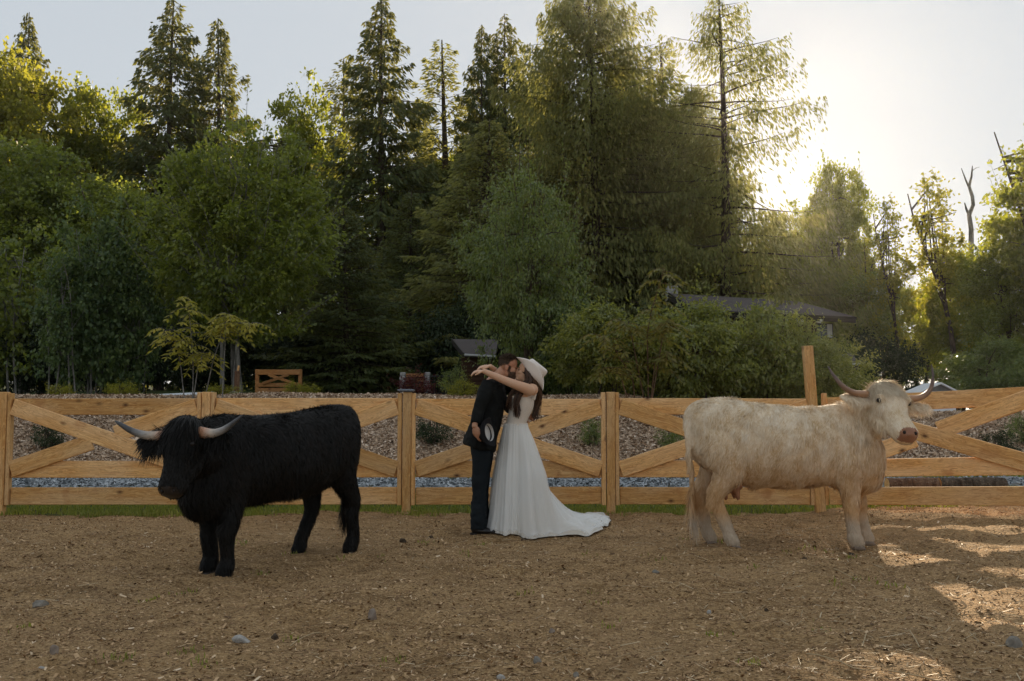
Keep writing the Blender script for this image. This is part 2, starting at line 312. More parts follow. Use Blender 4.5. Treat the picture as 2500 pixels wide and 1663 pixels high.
for i in range(len(posts) - 1):
    a = Vector(posts[i]); b = Vector(posts[i + 1]); d = (b - a).normalized(); nrm = Vector((d.y, -d.x, 0)).normalized(); gap = d * 0.112
    L = (b - a).length
    for zc, h in ((1.286, 0.198), (0.533, 0.203), (0.214, 0.206)):
        j = rw.uniform(-0.005, 0.005)
        board_between('rail', a + gap + Vector((0, 0, zc + j)) - nrm * 0.022, b - gap + Vector((0, 0, zc + rw.uniform(-0.006, 0.006))) - nrm * 0.022, 0.038, h, fence)
    hb = 0.195; g2 = d * 0.118; top, bot = 1.385 - hb * 0.52, 0.432 + hb * 0.52
    fr = nrm * 0.019
    down = i in (1, 2, 5)             # which brace runs through unbroken
    e1 = (a + g2 + Vector((0, 0, top)), b - g2 + Vector((0, 0, bot))); e2 = (a + g2 + Vector((0, 0, bot)), b - g2 + Vector((0, 0, top)))
    full, cut = (e1, e2) if down or True else (e2, e1)
    if i in (2,): full, cut = e2, e1
    board_between('brace', full[0] + fr, full[1] + fr, 0.038, hb, fence)
    mid_ = (cut[0] + cut[1]) / 2; u = (cut[1] - cut[0]).normalized(); ang = abs(math.atan2(u.z, math.hypot(u.x, u.y))); back = hb * 0.5 / math.sin(2 * ang) + hb * 0.5 / math.tan(2 * ang)
    back = hb * 0.5 * (1 / math.sin(2 * ang)) * 0.92
    board_between('brace', cut[0] + fr * 0.95, mid_ - u * back + fr * 0.95, 0.036, hb, fence); board_between('brace', mid_ + u * back + fr * 0.95, cut[1] + fr * 0.95, 0.036, hb, fence)
# flat dark cap lying on one post
MAT_CAP = plain('cap_dark', (0.05, 0.06, 0.075), 0.3, 0.6); MAT_CAPP = plain('cap_light', (0.30, 0.34, 0.40), 0.25, 0.6)
cap = empty('post_cap', (fx(993), FY, ZT)); tag(cap, 'flat dark blue-grey cap lying on the post beside the groom', 'post cap')
obj('base_plate', board_mesh(0.17, 0.15, 0.014, 0.004), MAT_CAP, cap, (0, 0, 0.008)); obj('top_plate', board_mesh(0.20, 0.17, 0.010, 0.004), MAT_CAPP, cap, (-0.004, 0, 0.0215)); obj('rim', board_mesh(0.13, 0.13, 0.008, 0.003), MAT_CAP, cap, (0, 0, 0.0315))
# ------------------------------------------------------------------ vegetation generators (numpy)
def nrmz(a): return a / np.maximum(np.linalg.norm(a, axis=-1, keepdims=True), 1e-9)
def kites(p, d, roll, L, W, bend=0.0):
    """one kite-shaped face per leaf or spray: base p, direction d"""
    n = len(p); up = np.tile([0, 0, 1.0], (n, 1)); s = nrmz(np.cross(d, up) + 1e-6); u = np.cross(s, d)
    s2 = s * np.cos(roll)[:, None] + u * np.sin(roll)[:, None]
    L = L[:, None]; W = W[:, None]
    q = np.stack([p, p + d * L * 0.45 + s2 * W / 2, p + d * L, p + d * L * 0.45 - s2 * W / 2], 1)
    return q.reshape(-1, 3)
def quadmesh(name, V): return make_mesh(name, V, np.arange(len(V)).reshape(-1, 4))
def tubes(name, paths, sides=6):
    """paths: list of (points (k,3), radii (k,)) -> one mesh of tapered limbs"""
    VV, FF, o = [], [], 0
    for pts, rad in paths:
        pts = np.asarray(pts, float); k = len(pts); t = nrmz(np.gradient(pts, axis=0))
        ref = np.array([0.0, 0.0, 1.0]) if abs(t[0][2]) < 0.8 else np.array([1.0, 0.0, 0.0])
        a = nrmz(np.cross(t, ref)); b = np.cross(t, a); th = np.linspace(0, 2 * PI, sides, endpoint=False)
        ring = pts[:, None, :] + np.asarray(rad)[:, None, None] * (a[:, None, :] * np.cos(th)[None, :, None] + b[:, None, :] * np.sin(th)[None, :, None])
        VV.append(ring.reshape(-1, 3)); i = np.arange(k * sides).reshape(k, sides) + o
        FF.append(np.stack([i[:-1].ravel(), np.roll(i[:-1], -1, 1).ravel(), np.roll(i[1:], -1, 1).ravel(), i[1:].ravel()], 1)); o += k * sides
    return make_mesh(name, np.concatenate(VV), np.concatenate(FF), True)
def bark(name, a, b):
    m = Mat(name, 0.9, 0.15); v = m.co(); f = m.noise(m.mapping(v, (3, 3, 0.6)), 4, 5, 0.7); g = m.noise(v, 22, 3)
    m.base(m.mix(m.ramp(f, [(0.35, 0), (0.65, 1)]), a, b)); m.bump(m.math('ADD', f, g), 0.9, 0.05); return m.m
BARK = bark('bark_brown', (0.045, 0.032, 0.022), (0.15, 0.115, 0.085)); BARK_G = bark('bark_grey', (0.09, 0.085, 0.075), (0.30, 0.28, 0.25)); BARK_R = bark('bark_red', (0.10, 0.05, 0.03), (0.22, 0.13, 0.08))

def conifer(seed, H, Rm, n_br, nsp, droop=0.25, rise_=0.25, base=0.06, p=0.75, sl=(0.25, 0.55), sw=0.13, hang=0.5, sparse=0.0, fan=0.30, top_thin=1.0, jag=0.3, up_tip=0.15, rt=0.012, curtain=0.06):
    g = np.random.RandomState(seed); P_, D_, L_ = [], [], []; limbs = []
    lean = g.normal(0, 0.01, 2)
    zs = np.linspace(0, 1, 14); wob = np.stack([lean[0] * zs * H + 0.004 * H * np.sin(zs * 5 + g.rand() * 6), lean[1] * zs * H + 0 * zs, zs * H], 1)
    limbs.append((wob, H * rt * (1 - zs * 0.97) ** 0.85 + 0.012))
    for i in range(n_br):
        u = base + (0.995 - base) * (i + g.rand()) / n_br; u = 1 - (1 - u) ** 1.15
        if g.rand() < sparse * (0.4 + 0.6 * u): continue
        L = Rm * ((1 - u) ** p) * g.uniform(1 - jag, 1 + jag * 0.6) + 0.02 * H * top_thin * (1 - u) ** 0.3
        L *= min(1.0, 0.55 + (u - base) * 6)
        az = i * 2.39996 + g.normal(0, 0.35); h = u * H; a0 = rise_ * (u - 0.25) * 1.6 + g.normal(0, 0.12)
        k = 7; t = np.linspace(0, 1, k); r = L * t * math.cos(a0 * 0.5); zz = h + L * (t * math.tan(a0) - droop * t ** 1.7 + up_tip * t ** 4)
        side = g.normal(0, 0.08) * L * t ** 2
        bx = np.cos(az) * r - np.sin(az) * side; by = np.sin(az) * r + np.cos(az) * side
        bx += np.interp(h, wob[:, 2], wob[:, 0]); by += np.interp(h, wob[:, 2], wob[:, 1])
        pts = np.stack([bx, by, zz], 1)
        if L > 0.5: limbs.append((pts[:-1], np.linspace(0.012 + 0.010 * L, 0.006, k - 1)))
        ns = max(5, int(nsp * (L / Rm) ** 1.1 * g.uniform(0.8, 1.2))); tt = g.uniform(0.12, 1.02, ns) ** 0.8
        pp = np.stack([np.interp(tt, t, pts[:, c]) for c in range(3)], 1)
        out = np.array([math.cos(az), math.sin(az), 0]); lat = np.array([-math.sin(az), math.cos(az), 0]); sgn = g.choice([-1, 1], ns)
        off = np.abs(g.normal(0, 1, ns)) * fan * L * (1.05 - tt) * 0.8 + 0.02
        pp = pp + lat * (sgn * off)[:, None] + out * (off * 0.45)[:, None]; pp[:, 2] -= off * 0.35 + g.exponential(curtain, ns)
        dd = out * (0.55 + 0.5 * g.rand(ns))[:, None] + lat * (sgn * g.uniform(0.1, 0.9, ns))[:, None]; dd[:, 2] -= hang * g.uniform(0.3, 1.6, ns) + droop * tt
        P_.append(pp); D_.append(nrmz(dd + g.normal(0, 0.18, (ns, 3)))); L_.append(g.uniform(sl[0], sl[1], ns) * (0.55 + 0.45 * (1 - u)))
    p_ = np.concatenate(P_); d_ = np.concatenate(D_); l_ = np.concatenate(L_); n = len(p_)
    V = kites(p_, d_, g.normal(0, 0.9, n), l_, sw * g.uniform(0.6, 1.4, n) * (0.5 + 0.5 * l_ / sl[1]))
    return quadmesh('crown', V), tubes('trunk', limbs, 6)

def broadleaf(seed, H, Rx, Rz, zc, n_cl, per, leaf=(0.10, 0.16), lobes=16, cl_r=0.45, trunk_r=0.16, stems=1, droop=0.5, thin=0.0, asp=0.55, flat=0.75, lobe_r=(0.30, 0.5), seeds_low=0.0, limbsv=26, spread=0.15, shoots=70, sh_l=0.24):
    g = np.random.RandomState(seed); lob = []
    for i in range(lobes):
        a = i * 2.39996 + g.normal(0, 0.3); s = 2 * (i + 0.5) / lobes - 1; rr = math.sqrt(max(0, 1 - s * s)) * g.uniform(0.45, 0.75)
        lob.append((np.array([math.cos(a) * rr * Rx, math.sin(a) * rr * Rx, zc + s * Rz * g.uniform(0.55, 0.8)]), g.uniform(*lobe_r)))
    C = []
    while len(C) < n_cl:
        c, r = lob[g.randint(len(lob))]; v = g.normal(0, 1, 3); v /= np.linalg.norm(v); k = g.uniform(0.55, 1.0) ** 0.6
        q = c + v * k * r * np.array([Rx, Rx, Rz * 0.9])
        if q[2] < 0.05 * H + seeds_low: continue
        if g.rand() < thin * (0.3 + 0.7 * abs(vn(np.array([q[0] * 0.8]), np.array([q[2] * 0.8 + q[1]]), seed)[0]) * 2): continue
        C.append(q)
    C = np.array(C); n = n_cl * per
    ci = np.repeat(np.arange(n_cl), per); rad = cl_r * g.uniform(0.5, 1.3, n_cl)[ci]
    off = g.normal(0, 0.5, (n, 3)) * rad[:, None]; off[:, 2] *= flat
    p = C[ci] + off; axis = np.stack([0 * p[:, 0], 0 * p[:, 0], np.full(n, zc)], 1)
    d = nrmz(p - axis) * 0.6 + g.normal(0, 0.7, (n, 3)); d[:, 2] -= droop
    d = nrmz(d); extra = []
    for i in range(shoots):                                   # leading shoots that break the outline
        q = C[g.randint(n_cl)]; q = q + 0.3 * (q - np.array([0, 0, zc])) / max(1e-6, np.linalg.norm(q - np.array([0, 0, zc]))) * 0.5 * Rx * sh_l; o_ = nrmz((q - np.array([0, 0, zc - 0.3 * Rz]))[None])[0] * 0.7 + np.array([0, 0, 0.75]) + g.normal(0, 0.25, 3); o_ /= np.linalg.norm(o_)
        L_ = Rx * sh_l * g.uniform(0.6, 1.8); k_ = int(10 + 6 * g.rand()); t_ = np.linspace(0.1, 1, k_)[:, None]; pp = q + o_ * L_ * t_ + g.normal(0, 0.03, (k_, 3)); dd = nrmz(o_ * 0.4 + g.normal(0, 0.8, (k_, 3)) - np.array([0, 0, 0.2])); p = np.concatenate([p, pp]); d = np.concatenate([d, dd]); extra.append((np.stack([q, q + o_ * L_ * 0.5, q + o_ * L_]), np.array([0.012, 0.008, 0.003])))
    n = len(p)
    V = kites(p, d, g.normal(0, 0.8, n), g.uniform(leaf[0], leaf[1], n), g.uniform(leaf[0], leaf[1], n) * asp)
    limbs = extra if H > 5 else []; tops = []
    for s_ in range(stems):
        b0 = np.array([g.normal(0, spread) if stems > 1 else 0, g.normal(0, spread) if stems > 1 else 0, -0.15]); tp = np.array([g.normal(0, 0.25 * Rx) if stems > 1 else g.normal(0, 0.08 * Rx), g.normal(0, 0.2 * Rx), zc + Rz * 0.72])
        t = np.linspace(0, 1, 9)[:, None]; pts = b0 * (1 - t) + tp * t; pts[:, 0] += 0.05 * H * np.sin(t[:, 0] * 4 + g.rand() * 6) * t[:, 0]; pts[:, 1] += 0.04 * H * np.sin(t[:, 0] * 5 + g.rand() * 6) * t[:, 0]
        limbs.append((pts, trunk_r / math.sqrt(stems) * (1 - 0.88 * t[:, 0]) + 0.008)); tops.append(pts)
    for i in range(limbsv):
        st = tops[g.randint(stems)]; j = g.uniform(2.2, 7.5); a = np.array([np.interp(j, np.arange(9), st[:, c]) for c in range(3)])
        q = C[g.randint(n_cl)]; 
        if q[2] < a[2] - 0.3: q = q + np.array([0, 0, a[2] - q[2]])
        t = np.linspace(0, 1, 6)[:, None]; pts = a * (1 - t) + q * t; pts[:, 2] += 0.12 * np.linalg.norm(q - a) * np.sin(t[:, 0] * PI) * g.uniform(-0.3, 1)
        limbs.append((pts, trunk_r * 0.34 * (1 - 0.85 * t[:, 0]) * g.uniform(0.5, 1.0) / math.sqrt(stems) + 0.005))
    return quadmesh('crown', V), tubes('trunk', limbs, 6)

def plant_tree(name, proto, at, sx, sz, rz, cm, tm, label, cat='tree', group=None, part=('crown', 'trunk')):
    """a tree: Empty at the foot with crown and trunk; meshes are shared between trees of one kind"""
    t = empty(name, at, rz); t.scale = (sx, sx, sz); tag(t, label, cat, group)
    a = bpy.data.objects.new(part[0], proto[0]); link(a, t); b = bpy.data.objects.new(part[1], proto[1]); link(b, t)
    for o, mt in ((a, cm), (b, tm)):
        if len(o.data.materials) == 0: o.data.materials.append(None)
        o.material_slots[0].link = 'OBJECT'; o.material_slots[0].material = mt
    return t
def gz(x, y): return float(terr(np.array([x]), np.array([y]))[0])
LF_FIR = leaf_mat('fir_needles', (0.04, 0.066, 0.024), (0.095, 0.12, 0.04), (0.22, 0.21, 0.045), 0.4, 0.55, 0.3, 0.25)
LF_CEDAR = leaf_mat('cedar_sprays', (0.10, 0.122, 0.04), (0.20, 0.20, 0.075), (0.32, 0.31, 0.08), 0.47, 0.6, 0.25, 0.25)  # cedar green lightened: bright haze near the sun is put into the colour
LF_MAPLE = leaf_mat('maple_leaves', (0.06, 0.095, 0.02), (0.13, 0.15, 0.03), (0.34, 0.36, 0.035), 0.5, 0.5, 0.35, 0.3)
LF_ALDER = leaf_mat('alder_leaves', (0.065, 0.102, 0.022), (0.160, 0.181, 0.039), (0.319, 0.362, 0.046), 0.42, 0.38, 0.5, 0.35)
LF_GLOSS = leaf_mat('cherry_leaves', (0.06, 0.10, 0.032), (0.16, 0.20, 0.06), (0.28, 0.33, 0.06), 0.36, 0.3, 0.65, 0.5)
LF_BUSH = leaf_mat('bush_leaves', (0.085, 0.115, 0.03), (0.21, 0.225, 0.06), (0.38, 0.38, 0.06), 0.4, 0.3, 0.6, 0.5)
LF_BLUE = leaf_mat('young_maple_leaves', (0.04, 0.08, 0.034), (0.11, 0.155, 0.055), (0.15, 0.20, 0.045), 0.4, 0.45, 0.4, 0.5)
LF_SAP = leaf_mat('sapling_leaves', (0.19, 0.19, 0.03), (0.34, 0.30, 0.055), (0.36, 0.34, 0.04), 0.4, 0.5, 0.3, 1.2)
LF_SAP2 = leaf_mat('sumac_leaves', (0.09, 0.115, 0.03), (0.20, 0.17, 0.05), (0.25, 0.22, 0.03), 0.4, 0.5, 0.3, 1.2)
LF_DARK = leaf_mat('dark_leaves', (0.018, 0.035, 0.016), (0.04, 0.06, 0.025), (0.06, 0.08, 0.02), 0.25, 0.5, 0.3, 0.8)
LF_RED = leaf_mat('red_leaves', (0.06, 0.015, 0.016), (0.12, 0.03, 0.03), (0.14, 0.02, 0.02), 0.3, 0.5, 0.3, 0.8)
LF_YEL = leaf_mat('yellow_green_leaves', (0.11, 0.13, 0.02), (0.20, 0.20, 0.04), (0.38, 0.36, 0.035), 0.5, 0.5, 0.3, 0.8)

def top_at(px, py, D, base=None):
    """ground point under photo column px at distance D and the height that reaches photo row py"""
    p = P(px, py, D); z = gz(p.x, D); return (p.x, D, z), p.z - z
# --- prototypes
HEM = [conifer(s, 20, 4.3, 230, 280, droop=0.25, rise_=0.5, hang=0.9, p=0.85, sl=(0.25, 0.6), sw=0.15, jag=0.55, up_tip=0.08, sparse=0.1, fan=0.36, curtain=0.16) for s in (1, 2, 3)]
CED = [conifer(s, 22, 4.6, n_, m_, droop=0.32, rise_=0.35, hang=2.2, p=0.5, sl=(0.2, 0.5), sw=0.085, jag=0.7, sparse=sp, up_tip=0.22, fan=0.42, curtain=0.5) for s, n_, m_, sp in ((11, 270, 760, 0.12), (12, 200, 600, 0.36), (13, 190, 440, 0.42))]
YCED = [conifer(s, 13, 3.6, 260, 260, droop=0.25, rise_=0.5, hang=0.8, p=0.8, sl=(0.16, 0.36), sw=0.10, jag=0.3, fan=0.4, base=0.02) for s in (21, 22)]
THIN = conifer(31, 18, 2.0, 170, 120, droop=0.15, rise_=0.6, hang=0.5, p=0.6, sl=(0.22, 0.5), sw=0.11, jag=0.5, sparse=0.2, curtain=0.15)
MAP = [broadleaf(s, 15, 4.6, 5.5, 9.2, 620, 52, (0.16, 0.28), 20, 0.62, 0.30, 2, 0.5, 0.15, 0.8, 0.6, limbsv=34) for s in (41, 42, 43)]
ALD = broadleaf(51, 9, 3.5, 3.7, 5.0, 820, 46, (0.11, 0.19), 30, 0.36, 0.17, 4, 0.3, 0.25, 0.62, 0.6, (0.18, 0.5), limbsv=44, spread=0.3, shoots=160, sh_l=0.3)
CHE = broadleaf(61, 7, 2.9, 3.0, 3.6, 520, 50, (0.10, 0.17), 22, 0.34, 0.14, 3, 0.9, 0.1, 0.42, 0.7, (0.22, 0.5), limbsv=30, shoots=150, sh_l=0.36)
BUSH = [broadleaf(s, 3.4, 2.0, 1.55, 1.65, 400, 40, (0.10, 0.18), 16, 0.32, 0.07, 5, 1.0, 0.25, 0.42, 0.7, (0.2, 0.55), limbsv=26, spread=0.4, shoots=90, sh_l=0.38) for s in (71, 72)]
POP = [broadleaf(s, 13, 1.5, 4.6, 8.0, 80, 40, (0.13, 0.22), 16, 0.5, 0.16, 1, 0.4, 0.35, 0.75, 0.6, (0.3, 0.6), limbsv=26) for s in (81, 82)]
SHR = [broadleaf(s, 0.9, 0.55, 0.42, 0.45, 60, 42, (0.04, 0.075), 9, 0.14, 0.02, 6, 0.2, 0, 0.5, 0.9, (0.35, 0.55), limbsv=14, spread=0.1, shoots=30, sh_l=0.5) for s in (91, 92)]
YOU = broadleaf(95, 4.5, 1.3, 2.0, 2.4, 120, 46, (0.10, 0.17), 14, 0.30, 0.06, 4, 0.9, 0.2, 0.75, 0.7, (0.2, 0.55), limbsv=20, spread=0.3, shoots=60, sh_l=0.6)

def T(name, proto, Hp, Rp, px, py, D, wpx, rz, cm, tm, label, cat='tree', group=None, sink=0.0):
    at, h = top_at(px, py, D); w = wpx * D / FPX / 2
    return plant_tree(name, proto, (at[0], at[1], at[2] - sink), w / Rp, (h + sink) / Hp, rz, cm, tm, label, cat, group)
G1 = 'tall conifers behind the garden'; G2 = 'broad leafed trees at the edge of the wood'
# back row conifers: (px of tip, py of tip, distance, width in px)
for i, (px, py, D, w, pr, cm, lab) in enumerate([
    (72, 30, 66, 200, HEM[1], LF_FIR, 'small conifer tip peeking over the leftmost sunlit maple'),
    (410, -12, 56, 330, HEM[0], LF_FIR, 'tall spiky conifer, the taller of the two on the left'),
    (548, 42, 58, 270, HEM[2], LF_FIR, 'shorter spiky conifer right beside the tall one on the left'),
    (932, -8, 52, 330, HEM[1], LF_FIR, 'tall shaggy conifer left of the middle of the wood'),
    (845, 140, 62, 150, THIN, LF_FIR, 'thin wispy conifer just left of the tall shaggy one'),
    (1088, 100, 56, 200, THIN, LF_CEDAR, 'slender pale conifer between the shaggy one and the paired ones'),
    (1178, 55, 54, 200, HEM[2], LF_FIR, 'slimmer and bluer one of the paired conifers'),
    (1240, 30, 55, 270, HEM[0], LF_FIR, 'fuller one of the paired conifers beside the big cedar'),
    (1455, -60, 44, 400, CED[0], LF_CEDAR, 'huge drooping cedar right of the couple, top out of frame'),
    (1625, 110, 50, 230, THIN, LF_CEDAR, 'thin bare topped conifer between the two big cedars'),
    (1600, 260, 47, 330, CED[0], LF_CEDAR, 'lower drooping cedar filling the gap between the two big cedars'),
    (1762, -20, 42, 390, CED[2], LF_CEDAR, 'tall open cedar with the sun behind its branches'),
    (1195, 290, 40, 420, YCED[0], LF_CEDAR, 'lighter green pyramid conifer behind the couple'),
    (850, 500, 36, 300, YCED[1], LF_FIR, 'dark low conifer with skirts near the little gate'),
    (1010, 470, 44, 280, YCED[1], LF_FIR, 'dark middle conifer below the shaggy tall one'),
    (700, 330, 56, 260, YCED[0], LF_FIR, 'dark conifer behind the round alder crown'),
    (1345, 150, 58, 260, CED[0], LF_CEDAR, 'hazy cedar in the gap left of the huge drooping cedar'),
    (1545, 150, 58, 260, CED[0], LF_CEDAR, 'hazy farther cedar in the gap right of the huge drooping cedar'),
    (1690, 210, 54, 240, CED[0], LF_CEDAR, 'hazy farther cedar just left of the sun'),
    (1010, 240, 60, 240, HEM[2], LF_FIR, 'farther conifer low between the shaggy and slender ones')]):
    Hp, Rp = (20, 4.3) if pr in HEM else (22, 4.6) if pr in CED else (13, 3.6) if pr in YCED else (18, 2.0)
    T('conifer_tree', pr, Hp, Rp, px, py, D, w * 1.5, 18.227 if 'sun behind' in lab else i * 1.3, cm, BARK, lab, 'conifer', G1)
# broadleaf background
for i, (px, py, D, w, pr, cm, lab) in enumerate([
    (15, 50, 54, 420, MAP[0], LF_YEL, 'sunlit yellow green maple at the left edge'),  # yellow-green leaf colour carries the sunlight on this crown
    (235, 180, 58, 330, MAP[1], LF_MAPLE, 'dark round maple between the edge maple and tall conifer'),
    (480, 330, 60, 360, MAP[2], LF_ALDER, 'dark maple under the two spiky conifers'),
    (740, 215, 56, 300, MAP[2], LF_MAPLE, 'broad maple crown between spiky and shaggy conifers'),
    (1060, 330, 62, 380, MAP[0], LF_MAPLE, 'backlit maple low behind the middle conifers'),
    (90, 330, 46, 420, MAP[1], LF_ALDER, 'shaded maple below the sunlit one at the left edge'),
    (300, 400, 44, 330, MAP[0], LF_ALDER, 'shaded maple between left edge and the round alder'),
    (2040, 375, 46, 210, MAP[1], LF_MAPLE, 'sunlit maple at the right foot of the tall open cedar'),
    (1930, 520, 50, 300, MAP[2], LF_MAPLE, 'sunlit maple behind the brown house'),
    (2100, 640, 42, 230, MAP[0], LF_ALDER, 'shaded maple just right of the brown house'),
    (1880, 560, 58, 330, MAP[0], LF_MAPLE, 'farther sunlit maple behind the open cedar'),
    (2335, 590, 40, 230, MAP[2], LF_MAPLE, 'bushy backlit maple right of the leaning poplar'),
    (2450, 560, 36, 260, MAP[1], LF_ALDER, 'dark leafy maple at the right edge below the overhang'),
    (2230, 680, 48, 240, MAP[0], LF_MAPLE, 'low backlit maple behind the white hutch'),
    (2600, 230, 34, 400, MAP[2], LF_MAPLE, 'sunlit branches hanging in from the right edge'),
    (2400, 800, 58, 500, MAP[1], LF_YEL, 'bright yellow green thicket far behind the right fence')]):
    T('broadleaf_tree', pr, 15, 4.6, px, py, D, w, i * 1.1 + 0.4, cm, BARK, lab, 'tree', G2)
G3 = 'thin poplars on the right'
for i, (px, py, D, w, lab) in enumerate([(2165, 445, 40, 100, 'thin poplar left of the leaning one'), (2120, 560, 44, 110, 'short thin poplar nearest to the house'), (2250, 380, 38, 150, 'leaning sparse poplar with bare twigs at its top')]):
    t = T('poplar_tree', POP[i % 2], 13, 1.5, px + (70 if i == 2 else 15), py, D, w, i * 2.0, LF_YEL, BARK, lab, 'tree', G3)
    t.rotation_euler = (0, R(-6 if i == 2 else -2), 0)
# midground
T('alder_tree', ALD, 9, 3.5, 590, 285, 31, 520, 0.3, LF_ALDER, BARK_G, 'big round multi stemmed alder behind the black bull', 'tree')
T('cherry_tree', CHE, 7, 2.7, 1285, 395, 27, 350, 0.9, LF_GLOSS, BARK, 'glossy dense small tree right behind the couple', 'tree')
G4 = 'leafy bushes in front of the brown house'
for i, (px, py, D, w, lab) in enumerate([(1490, 730, 25, 330, 'green bush right of the bride behind the sumac sapling'), (1690, 722, 25.5, 360, 'green bush under the left end of the house roof'), (1875, 718, 26, 300, 'tallest bush under the middle of the house roof'), (2010, 820, 25, 280, 'bush behind the tall fence post and cream cow head'), (1380, 700, 27.5, 260, 'darker bush between small tree and sumac')]):
    T('leafy_bush', BUSH[i % 2], 3.4, 2.0, px, py, D, w, i * 1.9, LF_BUSH if i < 4 else LF_GLOSS, BARK, lab, 'bush', G4)
G5 = 'young trees on the left'
for i, (px, py, D, w, cm, lab) in enumerate([(250, 490, 30, 200, LF_BLUE, 'taller young maple with pale tips left of the alder'), (170, 580, 29, 170, LF_BLUE, 'shorter young maple with pale tips left of the alder'), (40, 545, 32, 220, LF_ALDER, 'shaded young tree at the left edge'), (330, 600, 30, 150, LF_BLUE, 'young maple partly hidden by the alder')]):
    T('young_tree', YOU, 4.5, 1.3, px, py, D, w, i * 1.7, cm, BARK_G, lab, 'tree', G5)
G6 = 'dense undergrowth shrubs under the wood'
k = 0
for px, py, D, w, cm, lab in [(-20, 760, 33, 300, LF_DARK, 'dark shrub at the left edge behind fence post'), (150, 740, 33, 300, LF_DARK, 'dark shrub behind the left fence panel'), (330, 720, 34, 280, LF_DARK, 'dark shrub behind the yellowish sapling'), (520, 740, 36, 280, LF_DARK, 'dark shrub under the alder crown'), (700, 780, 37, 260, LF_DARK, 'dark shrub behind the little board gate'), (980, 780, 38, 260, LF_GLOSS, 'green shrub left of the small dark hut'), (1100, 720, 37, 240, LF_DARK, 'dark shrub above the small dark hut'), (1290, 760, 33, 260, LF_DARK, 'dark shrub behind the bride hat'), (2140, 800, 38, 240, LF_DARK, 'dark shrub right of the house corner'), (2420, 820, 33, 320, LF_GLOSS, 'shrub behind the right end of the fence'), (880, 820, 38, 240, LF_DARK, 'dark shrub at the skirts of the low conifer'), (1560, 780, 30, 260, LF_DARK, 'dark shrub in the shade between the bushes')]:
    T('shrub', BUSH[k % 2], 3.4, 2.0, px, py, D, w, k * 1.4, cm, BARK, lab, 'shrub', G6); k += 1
# dead snag
sn = empty('dead_snag', top_at(2362, 410, 45)[0]); hs_ = top_at(2362, 410, 45)[1]; tag(sn, 'bare forked grey dead tree top against the sky', 'dead tree')
def rel(px, py): q = P(px, py, 45); return np.array([q.x, 45, q.z]) - np.array(sn.location)
obj('trunk', tubes('trunk', [(np.array([rel(2366, 900), rel(2370, 700), rel(2371, 560), rel(2366, 525), rel(2376, 500), rel(2374, 480), rel(2366, 455), rel(2372, 430), rel(2374, 405)]), np.array([0.16, 0.14, 0.11, 0.10, 0.085, 0.08, 0.07, 0.05, 0.02]))], 7), BARK_G, sn)
for br_ in [(np.array([rel(2366, 525), rel(2359, 510), rel(2355, 495)]), np.array([0.07, 0.05, 0.025])), (np.array([rel(2366, 458), rel(2358, 440), rel(2347, 411)]), np.array([0.05, 0.04, 0.015])), (np.array([rel(2374, 417), rel(2381, 411), rel(2391, 408)]), np.array([0.025, 0.015, 0.008]))]: obj('branch', tubes('branch', [br_], 6), BARK_G, sn)

# compound-leaved saplings
def sapling(name, D, stems, cm, tm, label, ln=(0.42, 0.62), pairs=7, lf=0.19, nfr=13):
    g = np.random.RandomState(int(D * 10)); b = P(*stems[0][0], D); b.z = gz(b.x, D); root = empty(name, b); tag(root, label, 'sapling')
    limbs, PP, DD = [], [], []
    for st in stems:
        pts = np.array([np.array(P(x, y, D + 0.25 * math.sin(i * 1.7 + x))) for i, (x, y) in enumerate(st)]) - np.array(b)
        pts[0][2] = min(pts[0][2], 0.0) - 0.1
        k = np.linspace(0, len(pts) - 1, len(pts) * 3); sm = np.stack([np.interp(k, np.arange(len(pts)), pts[:, c]) for c in range(3)], 1)
        limbs.append((sm, np.linspace(0.017, 0.005, len(sm))))
        for f in range(nfr):
            u = 0.42 + 0.58 * (f + g.rand() * 0.5) / nfr; o = np.array([np.interp(u * (len(sm) - 1), np.arange(len(sm)), sm[:, c]) for c in range(3)])
            az = f * 2.4 + g.normal(0, 0.4); L = g.uniform(*ln) * (0.7 if u > 0.95 else 1); t = np.linspace(0, 1, pairs)
            h = np.array([math.cos(az), math.sin(az), 0]); ax = o + h * (L * t)[:, None]; ax[:, 2] += L * (0.40 * t - 0.75 * t ** 2)
            limbs.append((ax, np.linspace(0.006, 0.002, pairs)))
            la = np.array([-math.sin(az), math.cos(az), 0])
            for s in (-1, 1):
                d = h * 0.6 + la * s * 0.8 + np.array([0, 0, -0.55]); PP.append(ax); DD.append(np.tile(d, (pairs, 1)) + g.normal(0, 0.18, (pairs, 3)))
            PP.append(ax[-1:]); DD.append((h + np.array([0, 0, -0.8]))[None])
    p = np.concatenate(PP); d = nrmz(np.concatenate(DD)); n = len(p)
    obj('crown', quadmesh('crown', kites(p, d, g.normal(0, 0.4, n), lf * g.uniform(0.8, 1.3, n), lf * 0.34 * g.uniform(0.8, 1.2, n))), cm, root)
    obj('trunk', tubes('trunk', limbs, 5), tm, root); return root
sapling('tree_of_yellow_leaves', 23.5, [[(470, 965), (472, 900), (468, 830), (462, 770), (458, 720)], [(452, 965), (440, 880), (430, 830), (395, 800)], [(497, 965), (520, 880), (545, 810), (570, 790), (640, 790)], [(472, 900), (485, 880), (500, 860)], [(545, 830), (552, 790), (556, 765)]], LF_SAP, BARK_G, 'yellowish young sapling with drooping feathery leaves behind bull')
bpy.data.objects['tree_of_yellow_leaves'].name = 'sapling'
